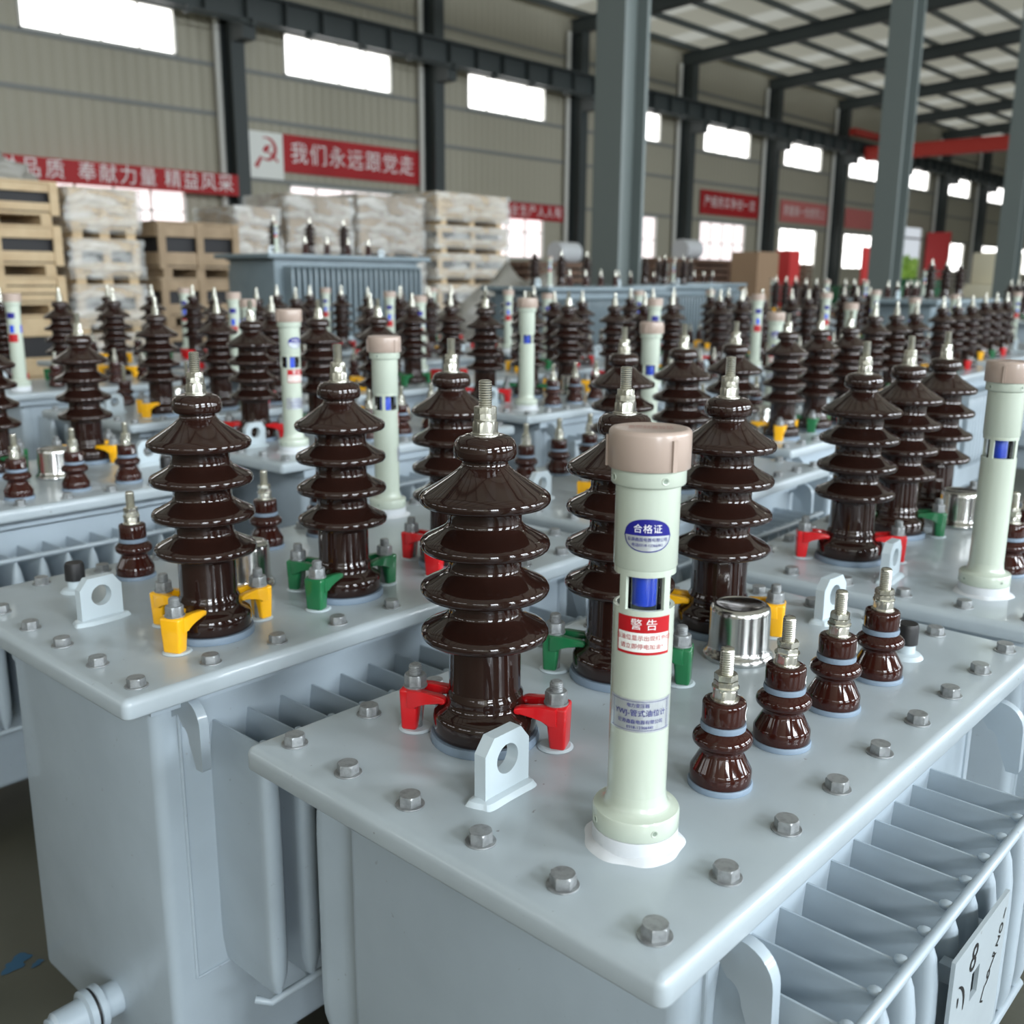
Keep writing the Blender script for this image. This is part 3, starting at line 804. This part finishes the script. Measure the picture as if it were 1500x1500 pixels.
# paint splashes on the floor
def blot(cx, cy, r):
    bm = bmesh.new(); vs = []
    for k in range(22):
        a = 2 * pi * k / 22; q = r * (1 + .35 * sin(2 * a + cx * 9) + .22 * sin(5 * a + cy * 7))
        vs.append(bm.verts.new((cx + q * cos(a), cy + q * .7 * sin(a), .0012)))
    bm.faces.new(vs); return bm
SPL = mat('spilt_blue_paint', (.03, .09, .16), .4)
for (cx, cy, r), lab in (((-.012, 1.172, .022), 'larger dried blue paint splash on the floor at lower left'), ((.010, 1.148, .009), 'small round blue paint spot right of the larger splash')):
    tag(obj('paint_splash', mesh(blot(cx, cy, r), 'paint_splash', SPL, smooth=False)), lab, 'paint stain')

# left wall with real window openings
WINX = [8.1 + 6 * k for k in range(-1, 11)]
bm = bmesh.new()
wx0, wx1, wz0, wz1 = -8, 84, 0, 8.3 + ZW
U0, U1, L0, L1 = 5.04 + ZW, 6.0 + ZW, 1.05 + ZW, 2.62 + ZW
x = wx0
def wbox(a, b, z0, z1): box(bm, a, b, YW, YW + .12, z0, z1)
for wx in WINX:
    wbox(x, wx, wz0, wz1)
    for z0, z1 in (((wz0, L0), (L1, U0), (U1, wz1)) if abs(wx - 50.1) > .5 else ((3.2 + ZW, U0), (U1, wz1))): wbox(wx, wx + 3.28, z0, z1)
    x = wx + 3.28
wbox(x, wx1, wz0, wz1)
structure('wall_left', mesh(bm, 'wall_left', WALLM, smooth=False))
nwin = 0
for i, wx in enumerate(WINX):
    for z0, z1, low in ((U0, U1, 0), (L0, L1, 1)):
        if low and abs(wx - 50.1) < .5: continue
        nwin += 1
        bm = bmesh.new(); w = .05
        for a, b, c, d in ((wx, wx + 3.28, z0, z0 + w), (wx, wx + 3.28, z1 - w, z1), (wx, wx + w, z0, z1), (wx + 3.28 - w, wx + 3.28, z0, z1)): box(bm, a, b, YW - .03, YW + .08, c, d)
        for q in (1, 2, 3): box(bm, wx + 3.28 * q / 4 - .02, wx + 3.28 * q / 4 + .02, YW, YW + .06, z0, z1)
        if low: box(bm, wx, wx + 3.28, YW, YW + .06, (z0 + z1) / 2 - .02, (z0 + z1) / 2 + .02)
        o = structure('window_%d' % nwin, mesh(bm, 'window', PIPEM, smooth=False))
        bm = bmesh.new(); box(bm, wx, wx + 3.28, YW + .085, YW + .095, z0, z1)
        obj('pane', mesh(bm, 'pane', PANE2 if low and i < 6 else PANE, smooth=False), o)
# girts along the wall
for k, z in enumerate((2.66, 3.98, 5.0, 7.0)):
    structure('trim_%d' % (k + 1), boxmesh('girt', mat('girt_grey', (.21, .22, .21), .5) if k == 0 else MAT['girt_grey'], (-8, 84, YW - .05, YW - .003, z + ZW - .045, z + ZW + .045)))
# wall columns and downpipes
n = 4
COLX = [6.5 + 6 * k for k in range(-1, 12)]
for k, cx in enumerate(COLX):
    n += 1
    bm = bmesh.new(); zt = 7.72 + ZW
    box(bm, cx - .17, cx + .17, YW - .62, YW - .59, 0, zt); box(bm, cx - .17, cx + .17, YW - .09, YW - .06, 0, zt)
    box(bm, cx - .012, cx + .012, YW - .59, YW - .09, 0, zt)
    box(bm, cx - .16, cx + .16, YW - 1.10, YW - .62, 5.42 + ZW, 5.80 + ZW)
    structure('trim_%d' % n, mesh(bm, 'wall_column', FRAMEM, smooth=False))
    bm = bmesh.new(); lathe(bm, [(.075, .02), (.075, 7.7 + ZW)], 12, (cx - .22, YW - .14, 0)); 
    tag(obj('downpipe', mesh(bm, 'downpipe', PIPEM)), 'white downpipe beside wall column, %s' % ['off to the left', 'behind the far left wall bay', 'left of the column beside the emblem banner', 'right of the emblem banner', 'behind the first grey column', 'fifth along the wall from the left', 'sixth along the wall from the left', 'seventh along the wall from the left', 'eighth along the wall from the left', 'ninth along the wall from the left', 'tenth along the wall from the left', 'eleventh along the wall from the left', 'last along the wall'][k], 'pipe', 'downpipes on the wall columns')
# crane runway beam on brackets, ribbed with stiffeners
def runway(name, y0, y1, z0, z1, sgn):
    bm = bmesh.new()
    box(bm, -8, 84, y0, y1, z1 - .03, z1); box(bm, -8, 84, y0, y1, z0, z0 + .03)
    ym = (y0 + y1) / 2; box(bm, -8, 84, ym - .01, ym + .01, z0, z1)
    xx = -7.5
    while xx < 84: box(bm, xx, xx + .03, y0 + .02, y1 - .02, z0 + .03, z1 - .03); xx += 1.0
    box(bm, -8, 84, ym - .03, ym + .03, z1, z1 + .07)
    return mesh(bm, name, FRAMEM, smooth=False)
structure('trim_%d' % (n + 1), runway('crane_runway', YW - 1.08, YW - .70, 5.80 + ZW, 6.36 + ZW, 1)); n += 1
bm = bmesh.new(); tube(bm, [(-8, YW - 1.22, 5.70 + ZW), (84, YW - 1.22, 5.70 + ZW)], .03, 6)
xx = -7.0
while xx < 84: box(bm, xx, xx + .08, YW - 1.25, YW - 1.02, 5.66 + ZW, 5.82 + ZW); xx += 1.5
structure('trim_%d' % (n + 1), mesh(bm, 'conductor_rail', FRAMEM, smooth=False)); n += 1
# rafters, purlins, roof
def rz(y): return 7.62 + ZW + (20.7 - y) * .055     # rafter underside
for cx in COLX + [.9 - 6]:
    n += 1; bm = bmesh.new()
    for (y0, y1) in ((YW - .05, -10.5),):
        for w, d0, d1 in ((.11, 0, .025), (.008, .025, .40), (.11, .40, .425)):
            vs = box(bm, cx - w, cx + w, y1, y0, 0, 1)
            for v in vs: v.co.z = rz(v.co.y) + (d0 if v.co.z < .5 else d1)
    structure('trim_%d' % n, mesh(bm, 'rafter', FRAMEM, smooth=False))
y = 20.2
while y > -10.5:
    n += 1
    structure('trim_%d' % n, boxmesh('purlin', FRAMEM, (-8, 84, y - .035, y + .035, rz(y) + .44, rz(y) + .62))); y -= 1.45
bm = bmesh.new()
xx = -8; k = 0
while xx < 84:
    w = 1.0; y0, y1 = YW + .12, -10.8
    mi = 1 if k % 6 in (1, 4) else 0
    vs = [bm.verts.new((xx, y0, rz(y0) + .64)), bm.verts.new((xx + w, y0, rz(y0) + .64)), bm.verts.new((xx + w, y1, rz(y1) + .64)), bm.verts.new((xx, y1, rz(y1) + .64))]
    bm.faces.new(vs).material_index = mi; xx += w; k += 1
me = bpy.data.meshes.new('roof'); bm.to_mesh(me); bm.free(); me.materials.append(ROOFM); me.materials.append(FRP)
structure('ceiling', me)
# interior columns and their runway beam
for cx, lab in ((7.77, 'thick grey-green steel column in the middle of the hall'), (14.30, 'grey-green steel column right of the middle, second in line'), (19.80, 'grey-green steel column at the right edge, third in line')):
    bm = bmesh.new(); zt = rz(5.95)
    box(bm, cx - .20, cx - .15, 5.78, 6.12, .02, zt); box(bm, cx + .15, cx + .20, 5.78, 6.12, .02, zt); box(bm, cx - .15, cx + .15, 5.90, 6.00, .02, zt)
    box(bm, cx - .32, cx + .32, 5.66, 6.24, 0, .03)
    n += 1; structure('trim_%d' % n, mesh(bm, 'hall_column', COLM, smooth=False), label=lab, cat='column')
n += 1; structure('trim_%d' % n, runway('crane_runway_mid', 5.42, 5.76, 5.80 + ZW, 6.36 + ZW, 1))
# far end wall and right wall
bm = bmesh.new(); box(bm, 84, 84.1, -11, 21, 0, 9.2)
structure('wall_back', mesh(bm, 'wall_back', WALLM, smooth=False))
bm = bmesh.new(); box(bm, -8.6, 84, -10.8, -10.7, 0, 9.9); structure('wall_right', mesh(bm, 'wall_right', WALLM, smooth=False))
bm = bmesh.new(); box(bm, -8.6, -8.5, -10.7, 21, 0, 9.9); structure('wall_front', mesh(bm, 'wall_front', WALLM, smooth=False))
def side_window(corners, axis):
    global nwin
    nwin += 1; a0, a1, z0, z1, d, sg = corners
    def bx(bm, p, q, r, t, d0, d1):
        if axis == 'y': box(bm, p, q, min(d + sg * d0, d + sg * d1), max(d + sg * d0, d + sg * d1), r, t)
        else: box(bm, min(d + sg * d0, d + sg * d1), max(d + sg * d0, d + sg * d1), p, q, r, t)
    bm = bmesh.new(); w = .06; n4 = 4
    for p, q, r, t in ((a0, a1, z0, z0 + w), (a0, a1, z1 - w, z1), (a0, a0 + w, z0, z1), (a1 - w, a1, z0, z1)): bx(bm, p, q, r, t, 0, .08)
    for k in range(1, n4): m = a0 + (a1 - a0) * k / n4; bx(bm, m - .06, m + .06, z0, z1, 0, .07)
    o = structure('window_%d' % nwin, mesh(bm, 'window', PIPEM, smooth=False))
    bm = bmesh.new(); bx(bm, a0, a1, z0, z1, .005, .012); obj('pane', mesh(bm, 'pane', PANE3, smooth=False), o)
for ix in range(8):
    side_window((-7.6 + 6 * ix, -4.3 + 6 * ix, 4.8, 6.4, -10.7, 1), 'y'); side_window((-7.6 + 6 * ix, -4.3 + 6 * ix, 1.6, 3.4, -10.7, 1), 'y')
for iy in range(4): side_window((-7.6 + 6 * iy, -3.4 + 6 * iy, 3.4, 5.0, -8.5, 1), 'x')
# red travelling crane girder across the bay
t = empty('bridge_crane', 'red overhead travelling crane girder spanning the far bay', 'crane', (43, 13, 5.75 + ZW))
bm = bmesh.new(); box(bm, -.2, .2, -7.0, 6.4, -.20, .36); obj('girder', mesh(bm, 'girder', CRANE, smooth=False), t, (0, 0, 0))
for s in (-7.0, 6.4):
    bm = bmesh.new(); box(bm, -1.4, 1.4, -.14, .14, .43, .70); obj('end_carriage', mesh(bm, 'end_carriage', CRANE, smooth=False), t, (0, s + (.05 if s > 0 else -.35), .30))

# banners
def banner(label, x0, x1, z0, z1, texts, size, m=BANNER, cat='banner', yb=.062):
    t = bpy.data.objects.new('wall_banner', boxmesh('banner_cloth', m, (x0, x1, YW - yb, YW - yb + .010, z0 + ZW, z1 + ZW))); C.objects.link(t)
    tag(t, label, cat)
    if texts:
        for s, cx, sp in texts:
            bm = bmesh.new(); text_bm(bm, s, size, lambda x, y: (cx + x, YW - yb - .004, (z0 + z1) / 2 + ZW + y), space=sp)
            obj('lettering', mesh(bm, 'lettering', WHITEINK, smooth=False), t)
    return t
banner('long red banner with white characters at the left edge of the wall', 1.9, 12.33, 2.20, 2.65, [('争创企业树品质', 6.9, 1.35), ('奉献力量', 9.55, 1.2), ('精益风采', 11.38, 1.15)], .39, yb=.632)
banner('red banner with white characters beside the white emblem panel', 13.95, 18.27, 2.88, 3.74, [('我们永远跟党走', 16.1, 1.18)], .52)
e = tag(obj('emblem_panel', boxmesh('emblem_panel', PAPER, (13.0, 13.94, YW - .062, YW - .001, 2.70 + ZW, 3.73 + ZW))), 'square white wall panel bearing a red hammer and sickle emblem', 'sign')
bm = bmesh.new(); text_bm(bm, '☭', .95, lambda x, y: (13.47 + x, YW - .066, 3.21 + ZW + y)); obj('emblem', mesh(bm, 'emblem', REDINK, smooth=False), e)
banner('narrow red banner with white characters between the crates and the first grey column', 19.2, 25.1, 2.20, 2.67, [('安全生产人人有责', 23.0, 1.2)], .36)
banner('red banner with white characters right of the first grey column', 32.0, 36.2, 2.86, 3.72, [('严细务实争创一流', 34.1, 1.1)], .44)
banner('faded red banner, second to the right of the first grey column', 38.0, 42.2, 2.86, 3.72, [('质量第一信誉至上', 40.1, 1.1)], .44, BANNER2)
banner('faded red banner just left of the second grey column', 44.0, 48.0, 2.86, 3.72, None, .44, BANNER2)
# open red door leaf far down the wall
tag(obj('door_leaf', boxmesh('door_leaf', PINKRED, (53.5, 53.65, 19.3, 20.5, 0, 3.0 + ZW))), 'tall narrow red door leaf standing open right of the second column', 'door')

bm = bmesh.new(); bmesh.ops.create_icosphere(bm, subdivisions=5, radius=1)
for v in bm.verts:
    q = 1 + .10 * sin(19 * v.co.x) * sin(17 * v.co.z) + .09 * sin(31 * v.co.y + 23 * v.co.z) + random.uniform(-.06, .06)
    v.co = Vector((v.co.x * 5 * q, v.co.y * 1.2 * q, (v.co.z + .6) * 1.5 * q))
tag(obj('hedge', mesh(bm, 'hedge', mat('sunlit_leaves', (.28, .46, .06), .7, noise=(5, (.14, .28, .03), .4, .6)), smooth=False), None, (60, 24.6, 0)), 'sunlit green hedge seen through the open doorway right of the second column', 'hedge')
bm = bmesh.new(); box(bm, 30, 84, 20.8, 40, -.2, -.02); structure('ground', mesh(bm, 'ground', mat('pale_yard', (.35, .36, .33), .8), smooth=False))
# ------------------------------------------------------------------ crates and other stock behind the transformers
def crate(name, label, x0, x1, y0, y1, z0, z1, m, slots, filmed=False, group=None, bag=False):
    t = empty(name, label, 'crate', ((x0 + x1) / 2, (y0 + y1) / 2, z0), 0, group)
    w, d, h = (x1 - x0) / 2, (y1 - y0) / 2, z1 - z0
    bm = bmesh.new()
    for s in (-.8, 0, .8): box(bm, s * w - .05, s * w + .05, -d, d, 0, .09)
    box(bm, -w, w, -d, d, .09, .115); obj('skid_base', mesh(bm, 'skid_base', m, smooth=False), t)
    bm = bmesh.new(); z = .12
    nb = 3 if not slots else 2
    bh = (h - .14) / (nb if not slots else 3)
    for k in range(nb):
        zz = z + k * bh if not slots else z + (0 if k == 0 else 2 * bh)
        for sy in (-1, 1): box(bm, -w, w, sy * d - .012, sy * d + .012, zz + .006, zz + bh - .006)
        for sx in (-1, 1): box(bm, sx * w - .012, sx * w + .012, -d, d, zz + .006, zz + bh - .006)
    for sx in (-1, 0, 1):
        for sy in (-1, 1): box(bm, sx * (w - .04) - .04, sx * (w - .04) + .04, sy * (d + .012) - .015, sy * (d + .012) + .015, .09, h - .02)
    obj('slat_sides', mesh(bm, 'slat_sides', m, smooth=False), t)
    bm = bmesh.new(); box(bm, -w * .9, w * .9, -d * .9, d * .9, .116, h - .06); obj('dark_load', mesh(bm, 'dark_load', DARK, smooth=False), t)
    bm = bmesh.new()
    for k in range(4): box(bm, -w - .01, w + .01, -d + k * d / 2 + .005, -d + (k + 1) * d / 2 - .005, h - .02, h)
    obj('lid_boards', mesh(bm, 'lid_boards', m, smooth=False), t)
    if filmed:
        bm = bmesh.new(); box(bm, -w - .045, w + .045, -d - .045, d + .045, .05, h + .001)
        bmesh.ops.subdivide_edges(bm, edges=bm.edges[:], cuts=7, use_grid_fill=True)
        for v in bm.verts:
            if v.co.z < h - .01: v.co += Vector((random.uniform(-.02, .02), random.uniform(-.02, .02), 0))
        obj('stretch_film', mesh(bm, 'stretch_film', FILM, angle=80), t)
    return t
def stack(tops, x0, x1, y0, y1, zb, m, slots, filmed, labs, group):
    """tops: z of each crate top, from the lowest up"""
    z = zb
    for top, l, f, s in zip(tops, labs, filmed, slots):
        crate('wooden_crate', l, x0, x1, y0, y1, z, top, m, s, f, group); z = top + .002
F0 = 0.0
stack([.70, 1.06, 1.52, 1.92], 2.55, 3.74, 9.5, 10.5, F0, WOOD, [1, 0, 1, 1], [0, 0, 0, 0],
      ['lowest crate of the stack at the far left edge', 'pale crate second from the bottom at the far left edge', 'pale open-sided crate at the far left edge, second from the top', 'topmost pale crate at the far left edge, under the grey sheet'], 'crates stacked at the far left')
stack([.50, .98, 1.42, 1.90], 3.88, 4.56, 9.6, 10.5, F0, WOOD, [1, 1, 1, 0], [1, 1, 1, 1],
      ['lowest film-wrapped crate, second stack from the left', 'film-wrapped slatted crate, second from the bottom in the second stack from the left', 'film-wrapped slatted crate below the top one in the second stack from the left', 'film-wrapped topmost crate of the second stack from the left'], 'film-wrapped crates, second stack')
stack([.55, 1.05, 1.62], 4.72, 5.66, 9.5, 10.5, F0, WOOD2, [1, 1, 1], [0, 0, 0],
      ['lowest brown crate right of the second stack', 'middle brown crate right of the second stack', 'topmost brown crate under the small bright window'], 'brown crates')
stack([.62, 1.18, 1.84], 5.84, 6.36, 9.8, 10.6, F0, WOOD2, [0, 1, 0], [1, 1, 1],
      ['lowest wrapped crate behind the large transformer, at its left end', 'middle wrapped crate behind the large transformer, at its left end', 'topmost wrapped crate left of the two wrapped ones below the emblem banner'], 'wrapped crates left of centre')
stack([.62, 1.25, 2.02], 6.52, 7.40, 9.8, 10.6, F0, WOOD2, [0, 1, 0], [1, 1, 1],
      ['lowest wrapped crate below the middle of the red emblem banner', 'middle wrapped crate below the middle of the red emblem banner', 'topmost shiny wrapped crate below the left half of the red banner'], 'wrapped crates at centre left')
stack([.62, 1.30, 2.08], 7.56, 8.60, 9.8, 10.6, F0, WOOD2, [0, 1, 0], [1, 1, 1],
      ['lowest wrapped crate left of the slatted pale stack', 'middle wrapped crate left of the slatted pale stack', 'topmost shiny wrapped crate below the right half of the red banner'], 'wrapped crates at centre')
stack([.55, 1.00, 1.40, 1.76, 2.18], 8.78, 10.10, 9.7, 10.6, F0, WOOD, [1, 1, 1, 1, 0], [0, 1, 1, 1, 1],
      ['lowest crate of the tall pale stack at centre', 'second crate up in the tall pale stack at centre', 'third crate up in the tall pale stack at centre', 'fourth crate up, just below the top of the tall pale stack at centre', 'topmost film-covered crate of the tall pale stack at centre'], 'crates in the tall pale stack')
def crumple(name, label, cx, cy, z0, w, d, h, m, cat='plastic sheet'):
    bm = bmesh.new(); bmesh.ops.create_icosphere(bm, subdivisions=4, radius=1)
    for v in bm.verts:
        q = 1 + .18 * sin(7 * v.co.x + 3 * v.co.y) + .12 * sin(11 * v.co.y + 5 * v.co.z) + .06 * sin(23 * v.co.x)
        v.co = Vector((v.co.x * w * q, v.co.y * d * q, max(v.co.z, 0) * h * q))
    return tag(obj(name, mesh(bm, name, m, angle=180), None, (cx, cy, z0)), label, cat)
crumple('plastic_sheet', 'crumpled grey plastic sheet lying on the topmost crate at the far left', 3.1, 10.0, 1.922, .60, .45, .22, GREYBAG)
crumple('plastic_sheet_heap', 'heap of pale grey plastic sheet right of the tall pale crate stack', 7.8, 7.4, 0, .95, .6, .98, GREYBAG)
def timber(label, x, y, z, L, h):
    bm = bmesh.new()
    for j in range(int(h / .16)):
        for i in range(4): box(bm, -L / 2 + random.uniform(-.1, 0), L / 2 + random.uniform(0, .1), i * .26, i * .26 + .22, j * .16 + .05, j * .16 + .16)
        for i in (-.4, .4): box(bm, i * L - .05, i * L + .05, 0, 1.0, j * .16, j * .16 + .05)
    return tag(obj('timber_stack', mesh(bm, 'timber_stack', WOOD3, smooth=False), None, (x, y, z)), label, 'timber')
timber('brown timber stacked left of the first grey column', 17.2, 14.0, 0, 3.6, 1.5)
timber('brown timber stacked just right of the first grey column', 21.2, 13.6, 0, 3.6, 1.6)
timber('distant brown timber stack below the red banner on the right', 26.4, 14.2, 0, 4.0, 1.6)
for (x, y, w, h, m, lab) in ((17.0, 14.4, .28, .40, WHITE, 'white plastic roll on the timber left of the first grey column'), (21.3, 14.0, .30, .42, WHITE, 'white plastic roll on the timber right of the first grey column')):
    bm = bmesh.new(); lathe(bm, [(0, -.35), (w * .8, -.35), (w * .8, .35), (0, .35)], 20, (0, 0, w * .8), ax='x'); hh = {17.0: 1.44, 21.3: 1.60}[x]
    tag(obj('plastic_roll', mesh(bm, 'plastic_roll', m), None, (x, y, hh)), lab, 'roll')
# machines and boxes far down the hall
def machine(name, label, x, y, w, d, h, m, m2, cat='machine', group=None):
    t = empty(name, label, cat, (x, y, 0), 0, group)
    bm = bmesh.new(); box(bm, -w, w, -d, d, 0, h * .6, bev=.03); obj('base', mesh(bm, 'base', m), t)
    bm = bmesh.new(); box(bm, -w * .55, w * .55, -d * .8, d * .8, h * .6, h, bev=.03); obj('head', mesh(bm, 'head', m2), t)
    bm = bmesh.new(); lathe(bm, [(0, -w * .8), (.12, -w * .8), (.12, w * .8), (0, w * .8)], 16, (0, -d - .05, h * .55), ax='x'); obj('roller', mesh(bm, 'roller', GALV), t)
    return t
machine('green_machine', 'green machine right of the second grey column foot', 17.6, 7.6, 1.1, .6, 1.0, GREENP, GREENP)
machine('green_machine', 'green machine under the red panel right of the second column', 20.6, 7.9, .9, .5, 1.15, GREENP, GREENP)
machine('cream_machine', 'cream machine at the far right edge', 24.4, 7.6, .9, .5, 1.75, CREAMP, CREAMP)
tag(obj('red_board', boxmesh('red_board', PINKRED, (24.6, 26.3, 10.9, 10.96, .0, 1.95))), 'bright red panel standing beyond the green machines', 'panel')
tag(obj('red_cabinet', boxmesh('red_cabinet', PINKRED, (23.2, 23.75, 12.2, 12.6, 0, 1.85))), 'red and white cabinet left of the second grey column', 'cabinet')
tag(obj('cardboard_box', boxmesh('cardboard_box', BOARD, (20.9, 21.9, 11.8, 12.5, 0, 1.75))), 'tall brown cardboard box left of the red cabinet', 'box')

# ------------------------------------------------------------------ light
w = bpy.data.worlds.new('World'); SC.world = w; w.use_nodes = True
bg = w.node_tree.nodes['Background']; bg.inputs[0].default_value = (.86, .93, 1, 1); bg.inputs[1].default_value = .64
def area(name, loc, rot, sx, sy, power, col=(1, .99, .97)):
    L = bpy.data.lights.new(name, 'AREA'); L.shape = 'RECTANGLE'; L.size = sx; L.size_y = sy; L.energy = power; L.color = col
    o = bpy.data.objects.new(name, L); C.objects.link(o); o.location = loc; o.rotation_euler = rot
    return o
# daylight from the windows along the right-hand side of the hall
for ix in range(8):
    for q in range(4):
        x = -7.2 + 6 * ix + .82 * q
        area('window_daylight_high', (x, -10.55, 5.6), (radians(76), 0, 0), .55, 1.6, 175 if ix < 4 else 100, (.87, .94, 1))
        area('window_daylight_low', (x, -10.55, 2.5), (radians(90), 0, 0), .55, 1.8, 70 if ix < 4 else 45, (.87, .94, 1))
# daylight from the windows of the gable end behind the camera
for iy in range(4):
    for q in range(3):
        y = -7 + 6 * iy + 1.5 * q
        area('window_daylight_gable', (-8.35, y, 4.2), (radians(82), 0, radians(-90)), 1.0, 1.5, 12, (.95, .98, 1))

# ------------------------------------------------------------------ camera
F_PX, YAW, PIT, ROLL = 1452.97, radians(42.9418), radians(13.1429), radians(.4449)
Fv = Vector((cos(YAW) * cos(PIT), sin(YAW) * cos(PIT), -sin(PIT)))
R0 = Vector((sin(YAW), -cos(YAW), 0)); U0v = R0.cross(Fv)
Rv = R0 * cos(ROLL) + U0v * sin(ROLL); Uv = U0v * cos(ROLL) - R0 * sin(ROLL)
cam = bpy.data.cameras.new('camera'); co = bpy.data.objects.new('camera', cam); C.objects.link(co)
co.matrix_world = Matrix(((Rv.x, Uv.x, -Fv.x, -.4776), (Rv.y, Uv.y, -Fv.y, -.3167), (Rv.z, Uv.z, -Fv.z, .4111 + H), (0, 0, 0, 1)))
cam.sensor_width = 36; cam.lens = F_PX / 1500 * 36; cam.clip_start = .02; cam.clip_end = 300
cam.dof.use_dof = True; cam.dof.focus_distance = .86; cam.dof.aperture_fstop = 7.5
SC.camera = co
SC.view_settings.view_transform = 'Standard'; SC.view_settings.look = 'None'
SC.view_settings.exposure = .20; SC.view_settings.gamma = 1; SC.view_settings.use_curve_mapping = False
